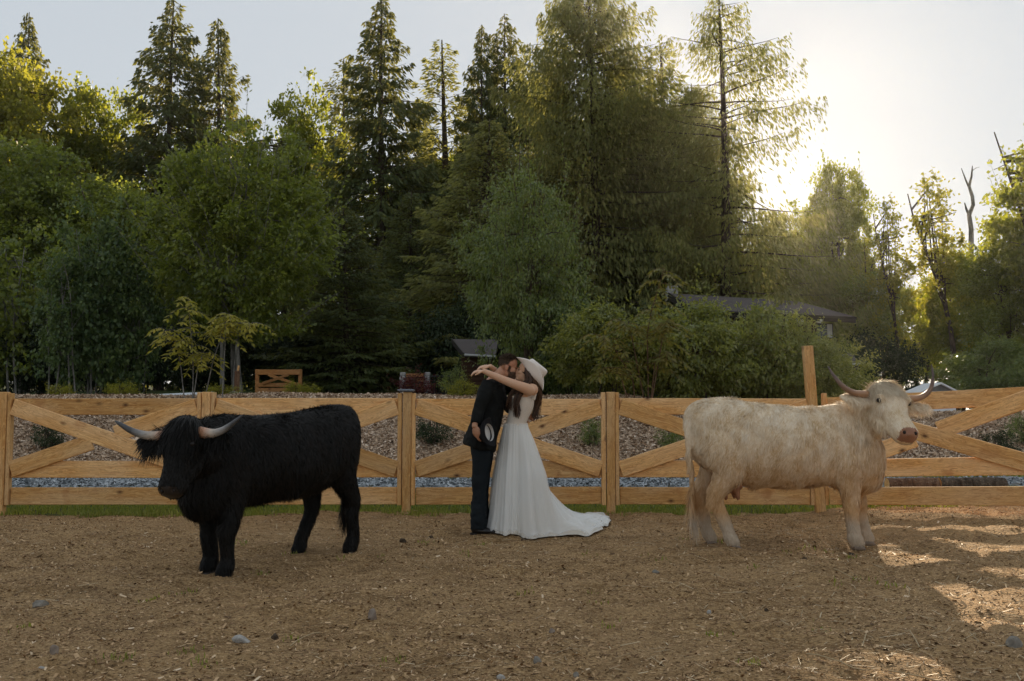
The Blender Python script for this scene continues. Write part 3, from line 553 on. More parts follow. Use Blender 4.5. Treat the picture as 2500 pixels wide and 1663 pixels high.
sapling('sapling', 22.5, [[(1583, 965), (1582, 900), (1580, 820), (1590, 760), (1612, 690), (1622, 650)], [(1553, 965), (1545, 920), (1510, 870), (1490, 830), (1450, 815)], [(1580, 850), (1540, 810), (1510, 780)], [(1582, 860), (1620, 810), (1640, 780)], [(1583, 900), (1600, 880), (1640, 860)], [(1545, 925), (1510, 900), (1480, 900)]], LF_SAP2, BARK_R, 'taller reddish stemmed sapling with drooping leaves in front of green bushes')
# small shrubs planted on the mulch bank
G7 = 'small shrubs planted in the mulch'
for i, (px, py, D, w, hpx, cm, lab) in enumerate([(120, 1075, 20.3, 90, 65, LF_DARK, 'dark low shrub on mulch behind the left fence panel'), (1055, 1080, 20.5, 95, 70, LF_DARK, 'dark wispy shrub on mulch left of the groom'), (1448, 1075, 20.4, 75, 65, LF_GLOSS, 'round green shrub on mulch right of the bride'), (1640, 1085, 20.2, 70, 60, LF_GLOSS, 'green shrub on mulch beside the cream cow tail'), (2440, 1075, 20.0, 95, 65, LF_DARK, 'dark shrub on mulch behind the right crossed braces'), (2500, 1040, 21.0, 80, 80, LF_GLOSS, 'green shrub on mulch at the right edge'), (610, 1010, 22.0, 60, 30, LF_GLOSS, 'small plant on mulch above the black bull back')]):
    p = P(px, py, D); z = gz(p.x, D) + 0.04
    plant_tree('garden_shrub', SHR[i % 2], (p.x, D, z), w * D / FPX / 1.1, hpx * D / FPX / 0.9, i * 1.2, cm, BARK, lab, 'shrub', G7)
G8 = 'flowering plants along the top of the bank'
for i, (px, py, D, w, cm, lab) in enumerate([(300, 938, 25.2, 90, LF_YEL, 'yellow green flowering plant behind the left fence panel'), (540, 942, 25, 90, LF_YEL, 'yellow green plant beside the pale boulder'), (720, 946, 25, 60, LF_YEL, 'small bright plant in front of the board gate'), (750, 936, 25.3, 55, LF_YEL, 'taller bright plant right of the board gate'), (1130, 930, 24.5, 90, LF_YEL, 'wispy plant left of the groom shoulder'), (150, 958, 25, 60, LF_YEL, 'low orange tinged plant at the left fence panel'), (1110, 900, 25.5, 70, LF_GLOSS, 'leafy climber left of the groom head')]):
    at, h = top_at(px, py, D); h = max(h, 0.35)
    plant_tree('flower_plant', SHR[i % 2], at, w * D / FPX / 1.1, h / 0.9, i * 0.9, cm, BARK, lab, 'plant', G8)
at, h = top_at(1015, 915, 27); plant_tree('red_maple_bush', SHR[0], at, 110 * 27 / FPX / 1.1, h / 0.9, 0.4, LF_RED, BARK, 'low dark red maple bush in front of the stone pillars', 'bush')
# ------------------------------------------------------------------ organic modelling helpers
def tube_vf(pts, r1, r2=None, n=18, up=(0, 0, 1), power=2.0):
    """closed loft along pts; r1 = half width across, r2 = half height (along 'up')"""
    pts = np.asarray(pts, float); r1 = np.asarray(r1, float); r2 = r1 if r2 is None else np.asarray(r2, float)
    t = nrmz(np.gradient(pts, axis=0)); up = np.tile(np.asarray(up, float), (len(pts), 1))
    s = nrmz(np.cross(t, up)); w = nrmz(np.cross(s, t)); th = np.linspace(0, 2 * PI, n, endpoint=False)
    cc = np.sign(np.cos(th)) * np.abs(np.cos(th)) ** (2 / power); ss = np.sign(np.sin(th)) * np.abs(np.sin(th)) ** (2 / power)
    V = pts[:, None] + s[:, None] * (r1[:, None] * cc[None])[:, :, None] + w[:, None] * (r2[:, None] * ss[None])[:, :, None]
    k = len(pts); i = np.arange(k * n).reshape(k, n)
    F = [tuple(f) for f in np.stack([i[:-1].ravel(), np.roll(i[:-1], -1, 1).ravel(), np.roll(i[1:], -1, 1).ravel(), i[1:].ravel()], 1)]
    F.append(tuple(i[0][::-1])); F.append(tuple(i[-1]))
    return V.reshape(-1, 3), F
def spline(pts, k):
    """Catmull-Rom resampling of rows (any number of columns)"""
    p = np.asarray(pts, float); p = np.vstack([2 * p[0] - p[1], p, 2 * p[-1] - p[-2]]); m = len(p) - 3; out = []
    for u in np.linspace(0, m - 1e-6, k):
        i = int(u); t = u - i; a, b, c, d = p[i:i + 4]
        out.append(0.5 * (2 * b + (c - a) * t + (2 * a - 5 * b + 4 * c - d) * t * t + (3 * b - a - 3 * c + d) * t ** 3))
    return np.array(out)
def limb(rows, k=14, n=16, up=(1, 0, 0)):
    """rows: x, y, z, r (or r1, r2)"""
    s = spline(rows, k); return tube_vf(s[:, :3], s[:, 3], s[:, 4] if s.shape[1] > 4 else None, n, up)
def ball_vf(c, r, n=12):
    r = np.asarray(r if np.ndim(r) else (r, r, r), float); t = np.linspace(-0.98, 0.98, n)
    return (lambda V, F: (V * np.array([1, 1, 1]) , F))(*tube_vf(np.array(c) + np.outer(t, [0, 0, 1]) * r[2], r[0] * np.sqrt(1 - t * t), r[1] * np.sqrt(1 - t * t), 16, (0, 1, 0)))
def fuse(name, parts, voxel, smooth_it=6, smooth_f=0.5):
    """union of closed shapes -> one continuous skin"""
    VV, FF, o = [], [], 0
    for V, F in parts: VV += [tuple(v) for v in V]; FF += [tuple(i + o for i in f) for f in F]; o += len(V)
    me = bpy.data.meshes.new(name + '_src'); me.from_pydata(VV, [], FF); me.update()
    bm = bmesh.new(); bm.from_mesh(me); bmesh.ops.recalc_face_normals(bm, faces=bm.faces); bm.to_mesh(me); bm.free()
    ob = bpy.data.objects.new(name + '_src', me); col.objects.link(ob)
    r = ob.modifiers.new('r', 'REMESH'); r.mode = 'VOXEL'; r.voxel_size = voxel
    if smooth_it: s = ob.modifiers.new('s', 'SMOOTH'); s.factor = smooth_f; s.iterations = smooth_it
    dg = bpy.context.evaluated_depsgraph_get(); out = bpy.data.meshes.new_from_object(ob.evaluated_get(dg)); out.name = name
    bpy.data.objects.remove(ob); bpy.data.meshes.remove(me)
    out.polygons.foreach_set('use_smooth', np.ones(len(out.polygons), dtype=bool)); out.materials.clear(); return out
def mesh_np(me):
    n = len(me.vertices); V = np.empty(n * 3, np.float32); me.vertices.foreach_get('co', V); V = V.reshape(-1, 3)
    N = np.empty(n * 3, np.float32); me.vertices.foreach_get('normal', N); return V, N.reshape(-1, 3)
def warp_mesh(me, fn):
    V, N = mesh_np(me); me.vertices.foreach_set('co', fn(V.astype(float), N.astype(float)).astype(np.float32).ravel()); me.update()
def fur(name, me, count, fn, seed, mat, parent, width=0.006, segs=3):
    """locks of hair as tapered ribbons; fn(pos, normal, rng) -> direction, length, lift, keep"""
    g = np.random.RandomState(seed); me.calc_loop_triangles(); nt_ = len(me.loop_triangles); T_ = np.empty(nt_ * 3, np.int32); me.loop_triangles.foreach_get('vertices', T_); T_ = T_.reshape(-1, 3)
    V, N = mesh_np(me); a, b, c = V[T_[:, 0]], V[T_[:, 1]], V[T_[:, 2]]; ar = np.linalg.norm(np.cross(b - a, c - a), axis=1); cs = np.cumsum(ar); pick = np.searchsorted(cs, g.rand(count) * cs[-1])
    u, v = g.rand(count), g.rand(count); fl = u + v > 1; u[fl] = 1 - u[fl]; v[fl] = 1 - v[fl]; w = 1 - u - v
    p = a[pick] * w[:, None] + b[pick] * u[:, None] + c[pick] * v[:, None]; nn = nrmz(N[T_[pick, 0]] * w[:, None] + N[T_[pick, 1]] * u[:, None] + N[T_[pick, 2]] * v[:, None])
    p = p.astype(float); nn = nn.astype(float); d, L, lift, keep = fn(p, nn, g); p, nn, d, L, lift = p[keep], nn[keep], d[keep], L[keep], lift[keep]; k = len(p)
    d = nrmz(d - nn * (d * nn).sum(1, keepdims=True) + nn * lift[:, None]); s = nrmz(np.cross(d, nn + g.normal(0, 0.35, (k, 3))))
    grav = np.array([0, 0, -1.0]); wv = g.normal(0, 0.12, (k, 3))
    pts = []
    for j in range(segs + 1):
        t = j / segs; pts.append(p + d * (L * t)[:, None] + (grav * 0.35 + wv) * (L * t * t)[:, None] * 0.6 + nn * 0.002)
    W = (width * g.uniform(0.6, 1.4, k))[:, None]; rows = []
    for j in range(segs): f = 1.0 - 0.75 * j / segs; rows += [pts[j] - s * W * f / 2, pts[j] + s * W * f / 2]
    rows.append(pts[segs]); Vh = np.stack(rows, 1).reshape(-1, 3); m_ = 2 * segs + 1; i = np.arange(k)[:, None] * m_; tri = []
    for j in range(segs - 1): tri += [i + np.array([[2 * j, 2 * j + 1, 2 * j + 3]]), i + np.array([[2 * j, 2 * j + 3, 2 * j + 2]])]
    tri.append(i + np.array([[2 * segs - 2, 2 * segs - 1, 2 * segs]]))
    o = obj(name, make_mesh(name, Vh, np.concatenate(tri), True), mat, parent); o['kind'] = 'stuff'; return o
def hoof_mesh(L=0.115, W=0.105, H=0.065):
    """cloven hoof: two wedge claws that meet at the heel; toe towards +x"""
    parts = []
    for s in (-1, 1):
        y = s * W * 0.25
        rows = np.array([(-L * 0.42, y * 0.9, H * 0.40, W * 0.19, H * 0.38), (-L * 0.1, y, H * 0.46, W * 0.24, H * 0.47), (L * 0.25, y * 1.05, H * 0.34, W * 0.22, H * 0.35), (L * 0.5, y * 0.8, H * 0.17, W * 0.11, H * 0.16)])
        parts.append(limb(rows, 10, 12, (0, 0, 1)))
    parts.append(tube_vf([(-L * 0.4, 0, H * 0.45), (0, 0, H * 0.55), (L * 0.12, 0, H * 0.5)], [W * 0.3, W * 0.36, W * 0.2], [H * 0.4, H * 0.45, H * 0.35], 12))
    me = fuse('hoof', parts, 0.006, 2); 
    def f(V, N): V[:, 2] = np.maximum(V[:, 2], 0.0); return V
    warp_mesh(me, f); return me
def horn_mesh(path, r0, n=26, tip=0.004):
    s = spline(path, n); t = np.linspace(0, 1, n); V, F = tube_vf(s, r0 * (1 - t) ** 0.75 + tip, None, 14, (0.13, 0.3, 0.9)); return make_mesh('horn', V, F, True)
def frame(n, u):
    n = np.array(n, float); n /= np.linalg.norm(n); u = np.array(u, float); u -= n * (u @ n); u /= np.linalg.norm(u); l = np.cross(u, n); return n, l, u    # nose, left, face normal

def cattle(name, at, rz, label, torso, legs, neck, head, tail, hornL, hornR, coat, coat_mats, mats, horn_r, udder=False, scale=1.0):
    """at/rz place the beast; everything below is in its own frame: x forward, y left, z up, hooves on z = 0"""
    HO, n, l, u, hs = head                       # head origin at the poll, nose axis, left, face normal, size
    H = lambda t, y, z: HO + hs * (n * t + l * y + u * z)
    parts = []
    s = spline(torso, 30); th = np.linspace(0, 2 * PI, 28, endpoint=False); cc = np.sign(np.cos(th)) * np.abs(np.cos(th)) ** 0.88; ss = np.sign(np.sin(th)) * np.abs(np.sin(th)) ** 0.88
    V = np.stack([np.repeat(s[:, :1], 28, 1), s[:, 4:5] + s[:, 3:4] * cc[None], (s[:, 1:2] + s[:, 2:3]) / 2 + (s[:, 1:2] - s[:, 2:3]) / 2 * ss[None]], 2).reshape(-1, 3); i = np.arange(30 * 28).reshape(30, 28)
    parts.append((V, [tuple(f) for f in np.stack([i[:-1].ravel(), np.roll(i[:-1], -1, 1).ravel(), np.roll(i[1:], -1, 1).ravel(), i[1:].ravel()], 1)] + [tuple(i[0][::-1]), tuple(i[-1])]))
    parts.append(limb(neck, 14, 20, (0, 0, 1)))
    hr = np.array([(-0.07, 0.085, 0.08, -0.035), (0.0, 0.125, 0.12, -0.03), (0.08, 0.142, 0.145, -0.045), (0.17, 0.138, 0.15, -0.055), (0.26, 0.108, 0.128, -0.055), (0.35, 0.088, 0.098, -0.045), (0.43, 0.094, 0.090, -0.045), (0.485, 0.088, 0.078, -0.045), (0.52, 0.05, 0.045, -0.045)])
    hr = spline(hr, 22); V, F = tube_vf(np.array([H(r[0], 0, r[3]) for r in hr]), hr[:, 1] * hs, hr[:, 2] * hs, 22, tuple(u), 2.3); parts.append((V, F))
    for sd in (-1, 1):
        parts.append(ball_vf(H(0.15, sd * 0.112, 0.055), 0.034 * hs)); parts.append(ball_vf(H(0.47, sd * 0.052, -0.01), 0.036 * hs))         # brow, nostril wing
        parts.append(limb(np.array([np.r_[H(0.10, sd * 0.09, -0.10), 0.06 * hs], np.r_[H(0.24, sd * 0.075, -0.115), 0.062 * hs], np.r_[H(0.38, sd * 0.04, -0.09), 0.045 * hs]]), 8, 12, tuple(u)))   # cheek
        e = np.array([(0.06, 0.10, -0.04, 0.028, 0.036), (0.07, 0.16, -0.045, 0.022, 0.060), (0.08, 0.24, -0.04, 0.018, 0.078), (0.08, 0.32, -0.035, 0.015, 0.070), (0.07, 0.40, -0.03, 0.008, 0.026)])
        parts.append(limb(np.array([np.r_[H(r[0], sd * r[1], r[2]), hs * r[3], hs * r[4]] for r in e]), 12, 14, tuple(n)))                              # ear
    hooves = []
    for kind, rows, foot, dirx in legs:
        parts.append(limb(rows, 20, 16, (1, 0, 0))); hooves.append((foot, dirx))
    parts.append(limb(tail, 26, 10, (1, 0, 0)))
    me = fuse('body', parts, 0.016, 7, 0.5)
    def dents(V, N):
        for sd in (-1, 1):
            c = H(0.497, sd * 0.046, 0.012); d = np.linalg.norm(V - c, axis=1); V -= N * (0.018 * np.exp(-(d / 0.018) ** 2))[:, None]
            c = H(0.17, sd * 0.135, 0.03); d = np.linalg.norm(V - c, axis=1); V -= N * (0.016 * np.exp(-(d / 0.028) ** 2))[:, None]
        m_ = 0.006 * np.sin(V[:, 0] * 9 + V[:, 1] * 7) * np.sin(V[:, 2] * 11 + V[:, 0] * 4); return V + N * m_[:, None]
    warp_mesh(me, dents)
    root = obj(name, me, None, None, at, (0, 0, rz)); root.scale = (scale,) * 3; tag(root, label, 'bull' if 'bull' in label else 'cow')
    for mt in coat_mats: me.materials.append(mt)
    # muzzle skin faces
    cen = np.empty(len(me.polygons) * 3, np.float32); me.polygons.foreach_get('center', cen); cen = cen.reshape(-1, 3) - HO; t = cen @ n / hs; z = cen @ u / hs; y = np.abs(cen @ l) / hs
    nose = (t > 0.472 + 0.6 * np.maximum(0, y - 0.05)) & (y < 0.078) & (z > -0.075) & (np.linalg.norm(cen, axis=1) < 0.75)
    me.polygons.foreach_set('material_index', nose.astype(np.int32))
    for sd in (-1, 1):
        ey = obj('eye', make_mesh('eye', *ball_vf((0, 0, 0), 0.021 * hs), True), mats['eye'], root, H(0.165, sd * 0.127, 0.042))
        nd = obj('nostril', make_mesh('nostril', *ball_vf((0, 0, 0), (0.012 * hs, 0.010 * hs, 0.014 * hs)), True), mats['dark'], root, H(0.496, sd * 0.047, 0.002))
    for path in (hornL, hornR):
        obj('horn', horn_mesh(np.array([H(*q) for q in path]), horn_r), mats['horn'], root)
    hm = hoof_mesh()
    for ft, dx in hooves: obj('hoof', hm, mats['hoof'], root, ft, (0, 0, dx))
    return root, me, H
def coat_mat(name, stops, zlo=None, zhi=None, low=None, rough=0.75, spec=0.2, isl=True, sheen=0.0, patches=None, socks=None):
    m = Mat(name, rough, spec); v = m.co(); f = m.noise(m.mapping(v, (3, 3, 1.1)), 3.0, 5, 0.7)
    fac = m.math('ADD', m.math('MULTIPLY', f, 0.75), m.math('MULTIPLY', m.island(), 0.30)) if isl else f
    c = m.ramp(fac, stops)
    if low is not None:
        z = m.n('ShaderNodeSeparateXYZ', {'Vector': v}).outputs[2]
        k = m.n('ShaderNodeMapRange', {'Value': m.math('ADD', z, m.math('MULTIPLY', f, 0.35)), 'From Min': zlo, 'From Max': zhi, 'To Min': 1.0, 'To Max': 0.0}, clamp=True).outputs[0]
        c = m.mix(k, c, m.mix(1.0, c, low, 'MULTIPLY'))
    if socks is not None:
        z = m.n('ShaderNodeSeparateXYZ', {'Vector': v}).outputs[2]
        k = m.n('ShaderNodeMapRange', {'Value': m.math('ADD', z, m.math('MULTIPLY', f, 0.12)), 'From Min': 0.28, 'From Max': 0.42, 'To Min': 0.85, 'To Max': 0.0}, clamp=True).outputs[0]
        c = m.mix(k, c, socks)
    if patches is not None:
        pos, rad, colr = patches
        for p, r in zip(pos, rad):
            d = m.n('ShaderNodeVectorMath', {0: v, 1: Vector(p)}, operation='DISTANCE').outputs['Value']
            k = m.n('ShaderNodeMapRange', {'Value': m.math('ADD', d, m.math('MULTIPLY', f, 0.25)), 'From Min': r, 'From Max': r * 2.0, 'To Min': 0.75, 'To Max': 0.0}, clamp=True).outputs[0]
            c = m.mix(k, c, colr)
    m.base(c); m.b.inputs['Sheen Weight'].default_value = sheen; return m.m
def horn_mat(name, stops, org):
    """colour runs from the root outwards"""
    m = Mat(name, 0.38, 0.45); v = m.co(); d = m.n('ShaderNodeVectorMath', {0: v, 1: Vector(org)}, operation='DISTANCE').outputs['Value']
    f = m.noise(v, 14, 4); m.base(m.ramp(m.math('ADD', m.math('MULTIPLY', d, 1.6), m.math('MULTIPLY', f, 0.12)), stops)); m.bump(f, 0.2, 0.004); return m.m
M_EYE = plain('eye_dark', (0.012, 0.008, 0.006), 0.3, 0.35); M_DARK = plain('nostril_dark', (0.015, 0.01, 0.008), 0.5, 0.3); M_HOOF = plain('hoof_dark', (0.055, 0.048, 0.042), 0.6, 0.3); M_HOOFP = plain('hoof_pale', (0.22, 0.165, 0.12), 0.6, 0.3)

# ---- cream cow: side on, head turned to the camera
CU = 1 / 799.0
def cz(cx, cy_): return ((cx - 800) * CU, (1485 - cy_) * CU)
torso = np.array([(-0.785, 1.25, 1.02, 0.07, 0), (-0.75, 1.315, 0.84, 0.15, 0), (-0.65, 1.372, 0.74, 0.22, 0), (-0.48, 1.388, 0.64, 0.27, 0), (-0.27, 1.362, 0.58, 0.305, 0), (0.0, 1.328, 0.555, 0.335, 0), (0.22, 1.302, 0.56, 0.335, 0), (0.42, 1.305, 0.575, 0.30, 0), (0.58, 1.325, 0.56, 0.265, 0), (0.74, 1.30, 0.52, 0.24, 0), (0.88, 1.18, 0.50, 0.20, 0), (0.98, 1.02, 0.56, 0.145, 0), (1.02, 0.90, 0.68, 0.07, 0)])
n_, l_, u_ = frame((0.10, -0.78, -0.62), (0.20, -0.58, 0.78))
HOc = np.array([1.005, -0.10, 1.43])
neck = np.array([(0.58, 0, 1.06, 0.17, 0.26), (0.76, -0.01, 1.13, 0.165, 0.235), (0.90, -0.05, 1.22, 0.15, 0.20), (1.0, -0.085, 1.33, 0.125, 0.15), (1.04, -0.12, 1.40, 0.10, 0.10)])
def fleg(x0, xk, xf, y): return np.array([(x0 - 0.06, y * 0.85, 0.98, 0.09, 0.15), (x0 - 0.04, y, 0.80, 0.115, 0.16), (x0 - 0.02, y, 0.62, 0.092, 0.115), (x0, y, 0.50, 0.078, 0.09), (xk, y, 0.375, 0.07, 0.076), (xk + 0.004, y, 0.30, 0.058, 0.063), (xf - 0.02, y, 0.17, 0.052, 0.055), (xf - 0.015, y, 0.115, 0.062, 0.065), (xf + 0.015, y, 0.06, 0.056, 0.062), (xf + 0.02, y, 0.03, 0.045, 0.05)])
def hleg(xh, xs, xk, xf, y, zk=0.50): return np.array([(xh + 0.05, y * 0.75, 1.10, 0.12, 0.19), (xh + 0.05, y, 0.93, 0.135, 0.205), (xs, y * 1.05, 0.74, 0.115, 0.165), ((xs + xk) / 2 - 0.01, y, 0.60, 0.08, 0.105), (xk, y, zk, 0.066, 0.08), (xk + 0.015, y, zk - 0.10, 0.055, 0.065), (xf - 0.05, y, 0.19, 0.05, 0.055), (xf - 0.03, y, 0.12, 0.06, 0.064), (xf + 0.005, y, 0.06, 0.056, 0.062), (xf + 0.01, y, 0.03, 0.045, 0.05)])
legs = [('f', fleg(0.66, 0.665, 0.70, -0.17), (0.715, -0.17, 0), 0.05), ('f', fleg(0.81, 0.835, 0.90, 0.13), (0.915, 0.13, 0), 0.1),
        ('h', hleg(-0.55, -0.44, -0.575, -0.42, -0.17), (-0.405, -0.17, 0), 0.05), ('h', hleg(-0.55, -0.50, -0.66, -0.56, 0.16), (-0.55, 0.16, 0), 0.0)]
tail = np.array([(-0.60, -0.01, 1.33, 0.05), (-0.73, -0.03, 1.295, 0.048), (-0.80, -0.06, 1.20, 0.038), (-0.815, -0.09, 1.05, 0.030), (-0.80, -0.10, 0.85, 0.025), (-0.775, -0.09, 0.65, 0.022), (-0.77, -0.02, 0.45, 0.026), (-0.75, -0.02, 0.28, 0.018), (-0.72, -0.02, 0.12, 0.006)])
hornR = [(0.02, -0.11, -0.02), (0.05, -0.20, 0.0), (0.055, -0.29, 0.01), (0.01, -0.37, 0.03), (-0.09, -0.412, 0.05), (-0.20, -0.425, 0.06)]
hornL = [(0.02, 0.11, -0.02), (0.04, 0.20, 0.0), (0.035, 0.30, 0.02), (-0.01, 0.385, 0.065), (-0.09, 0.425, 0.13), (-0.19, 0.43, 0.20)]
cream = [(0.15, (0.38, 0.22, 0.095)), (0.34, (0.62, 0.44, 0.235)), (0.52, (0.80, 0.66, 0.47)), (0.78, (0.90, 0.81, 0.67))]
dark_p = [(0.80, -0.25, 0.98), (0.72, -0.27, 1.12), (-0.40, -0.27, 0.86)]
pt = (dark_p, (0.10, 0.09, 0.06), (0.22, 0.135, 0.075))
C_BODY = coat_mat('cream_hide', cream, 0.45, 1.25, (0.78, 0.55, 0.32), isl=False, patches=pt, socks=(0.55, 0.46, 0.35)); C_FUR = coat_mat('cream_hair', cream, 0.45, 1.25, (0.80, 0.57, 0.34), 0.55, 0.3, True, 0.0, pt, (0.58, 0.49, 0.38))  # ginger lower coat: part coat colour, part bounce light painted in
C_FACE = coat_mat('cream_forelock', [(0.2, (0.52, 0.40, 0.26)), (0.5, (0.72, 0.60, 0.43)), (0.8, (0.84, 0.76, 0.60))], rough=0.55)
C_NOSE = plain('pink_muzzle', (0.30, 0.145, 0.085), 0.45, 0.4, 0.15, 30); C_HORN = horn_mat('cream_horn', [(0.0, (0.50, 0.38, 0.24)), (0.25, (0.40, 0.22, 0.11)), (0.55, (0.36, 0.20, 0.11)), (0.85, (0.12, 0.07, 0.05)), (1.0, (0.06, 0.04, 0.035))], tuple(HOc))
cow_at = Vector(((1630 + 800 / 3.0157 - 1250) / 265.3, 9.33, 0)); cow_at.z = float(padd(np.array([cow_at.x]), np.array([9.2]))[0]) - 0.004
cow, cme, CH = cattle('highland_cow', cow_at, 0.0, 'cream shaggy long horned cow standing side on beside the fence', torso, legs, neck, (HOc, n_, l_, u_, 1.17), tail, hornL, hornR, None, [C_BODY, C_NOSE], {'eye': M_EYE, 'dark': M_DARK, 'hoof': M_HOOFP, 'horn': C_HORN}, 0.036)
def coher(p, f, a):
    return a * np.stack([np.sin(p[:, 0] * f + 2 * np.sin(p[:, 2] * f * 0.7)) * np.cos(p[:, 2] * f * 0.9 + p[:, 1] * 5), np.sin(p[:, 2] * f + p[:, 0] * f * 0.6), 0.4 * np.sin(p[:, 0] * f * 1.3 + 1)], 1)
def cow_fur(p, nn, g, H0=HOc, n=n_, l=l_, u=u_):
    k = len(p); q = p - H0; t = q @ n; yy = q @ l; zz = q @ u; inhead = (t > -0.12) & (np.linalg.norm(q - np.outer(np.clip(t, 0, 0.5), n), axis=1) < 0.34) & (p[:, 0] > 0.92)
    d = np.tile([-0.35, 0, -0.9], (k, 1)) + g.normal(0, 0.14, (k, 3)) + coher(p, 14.0, 0.4); L = np.full(k, 0.030) * g.uniform(0.6, 1.4, k) * (1 + 0.5 * np.sin(p[:, 0] * 23 + 3 * np.sin(p[:, 2] * 17))); lift = g.uniform(0.03, 0.18, k)
    low = p[:, 2] < 0.62; L[low] *= 1.3
    legz = p[:, 2] < 0.42; d[legz] = np.array([-0.15, 0, -1.0]); L[legz] = 0.022 * g.uniform(0.6, 1.4, legz.sum()); lift[legz] *= 0.6
    th = (p[:, 0] < -0.45) & (p[:, 2] < 0.95) & (p[:, 2] > 0.42); L[th] *= 1.5
    nk = (p[:, 0] > 0.6) & (p[:, 2] > 0.75) & ~inhead; L[nk] *= 1.7; d[nk] = np.array([-0.15, 0, -1.0]) + g.normal(0, 0.15, (nk.sum(), 3))
    tl = (p[:, 0] < -0.735) & (np.abs(p[:, 1]) < 0.06) & (p[:, 2] < 0.62); L[tl] = 0.16 * g.uniform(0.6, 1.3, tl.sum()); d[tl] = np.array([0.05, 0, -1.0]); lift[tl] = g.uniform(0.1, 0.5, tl.sum())
    d[inhead] = n + g.normal(0, 0.25, (inhead.sum(), 3)); L[inhead] = 0.016; lift[inhead] = g.uniform(0.03, 0.15, inhead.sum())
    ear = inhead & (np.abs(yy) > 0.16); L[ear] = 0.05 * g.uniform(0.6, 1.5, ear.sum()); d[ear] = np.array([0, 0, -1.0]) + np.sign(yy[ear])[:, None] * l * 0.35 + g.normal(0, 0.2, (ear.sum(), 3)); lift[ear] = 0.5
    nose = inhead & (t > 0.465 * 1.17) & (np.abs(yy) < 0.09) & (zz > -0.09); keep = ~nose & (p[:, 2] > 0.05); return d, L, lift, keep
fur('coat', cme, 100000, cow_fur, 3, C_FUR, cow, 0.0045)
def cow_fringe(p, nn, g, H0=HOc, n=n_, l=l_, u=u_):
    q = p - H0; t = q @ n; yy = q @ l; zz = q @ u; keep = (t > -0.09) & (t < 0.10) & (np.abs(yy) < 0.15) & (zz > -0.03) & (np.linalg.norm(q, axis=1) < 0.34) & (nn @ n > -0.85)
    d = np.tile(n * 0.8 + u * 0.25, (len(p), 1)) + np.outer(yy * 2.0, l) + g.normal(0, 0.16, (len(p), 3)); return d, g.uniform(0.09, 0.155, len(p)), g.uniform(0.05, 0.24, len(p)), keep
fur('forelock', cme, 260000, cow_fringe, 5, C_FACE, cow, 0.005, 4)
# udder
ud = [ball_vf((-0.42, -0.03, 0.60), (0.14, 0.13, 0.10))] + [limb(np.array([(x, y, 0.56, 0.03), (x, y, 0.50, 0.026), (x + 0.01, y, 0.445, 0.016)]), 8, 10) for x in (-0.36, -0.47) for y in (-0.10, 0.05)]
obj('udder', fuse('udder', ud, 0.012, 4), plain('udder_skin', (0.30, 0.14, 0.075), 0.6, 0.25, 0.2, 12), cow)

# ---- black bull: three quarter view, head low, looking at the camera
TH = R(58); bf = Vector((-math.cos(TH), -math.sin(TH), 0)); BO = Vector((-1.97, 8.28, 0)); brz = PI + TH
BO.z = float(padd(np.array([-2.0]), np.array([8.0]))[0]) - 0.01
torso = np.array([(-0.93, 1.20, 0.98, 0.07, 0), (-0.90, 1.29, 0.82, 0.16, 0), (-0.78, 1.335, 0.70, 0.235, 0), (-0.58, 1.315, 0.62, 0.28, 0), (-0.32, 1.275, 0.57, 0.32, 0), (-0.05, 1.245, 0.555, 0.345, 0), (0.2, 1.235, 0.55, 0.345, 0), (0.40, 1.245, 0.535, 0.31, 0), (0.56, 1.25, 0.50, 0.28, 0), (0.70, 1.20, 0.47, 0.235, 0.01), (0.82, 1.08, 0.47, 0.19, 0.02), (0.90, 0.95, 0.52, 0.13, 0.03), (0.94, 0.85, 0.62, 0.06, 0.03)])
def toloc(w): return np.array(Matrix.Rotation(-brz, 3, 'Z') @ Vector(w))
n_b, l_b, u_b = frame(toloc((-0.06, -0.46, -0.87)), toloc((-0.28, -0.86, 0.42)))
hw = P(452, 1043, 7.18); HOb = np.array(Matrix.Rotation(-brz, 3, 'Z') @ (hw - BO))
neck = np.array([(0.50, 0.0, 0.98, 0.19, 0.26), (0.68, 0.03, 0.98, 0.185, 0.25), (0.84, 0.09, 0.99, 0.17, 0.22), (0.97, 0.15, 1.02, 0.145, 0.17), (HOb[0] - 0.03, HOb[1] - 0.015, HOb[2] - 0.04, 0.115, 0.11)])
def shift(rows, dy): rows = rows.copy(); return rows
legs = [('f', fleg(0.60, 0.635, 0.65, 0.165), (0.665, 0.165, 0), 0.15), ('f', fleg(0.58, 0.575, 0.575, -0.10), (0.59, -0.10, 0), -0.1),
        ('h', hleg(-0.66, -0.56, -0.62, -0.45, -0.15, 0.47), (-0.435, -0.15, 0), 0.0), ('h', hleg(-0.72, -0.68, -0.84, -0.80, 0.13, 0.47), (-0.79, 0.13, 0), 0.15)]
for rws in legs: rws[1][:, 3:] *= 0.98
tail = np.array([(-0.84, 0, 1.28, 0.05), (-0.92, 0, 1.27, 0.042), (-0.965, 0, 1.16, 0.038), (-0.96, 0.0, 0.95, 0.032), (-0.93, 0, 0.75, 0.03), (-0.90, 0, 0.58, 0.03), (-0.88, 0, 0.42, 0.028), (-0.87, 0, 0.28, 0.006)])
hornR = [(0.04, -0.11, -0.02), (0.05, -0.20, -0.01), (0.05, -0.30, 0.015), (0.025, -0.40, 0.05), (-0.02, -0.49, 0.085), (-0.045, -0.535, 0.10)]
hornL = [(0.04, 0.11, -0.02), (0.06, 0.19, -0.01), (0.07, 0.26, 0.0), (0.055, 0.34, 0.015), (0.01, 0.42, 0.03), (-0.035, 0.475, 0.04)]
blk = [(0.2, (0.004, 0.0038, 0.003)), (0.6, (0.0085, 0.0075, 0.006)), (0.85, (0.022, 0.014, 0.010))]
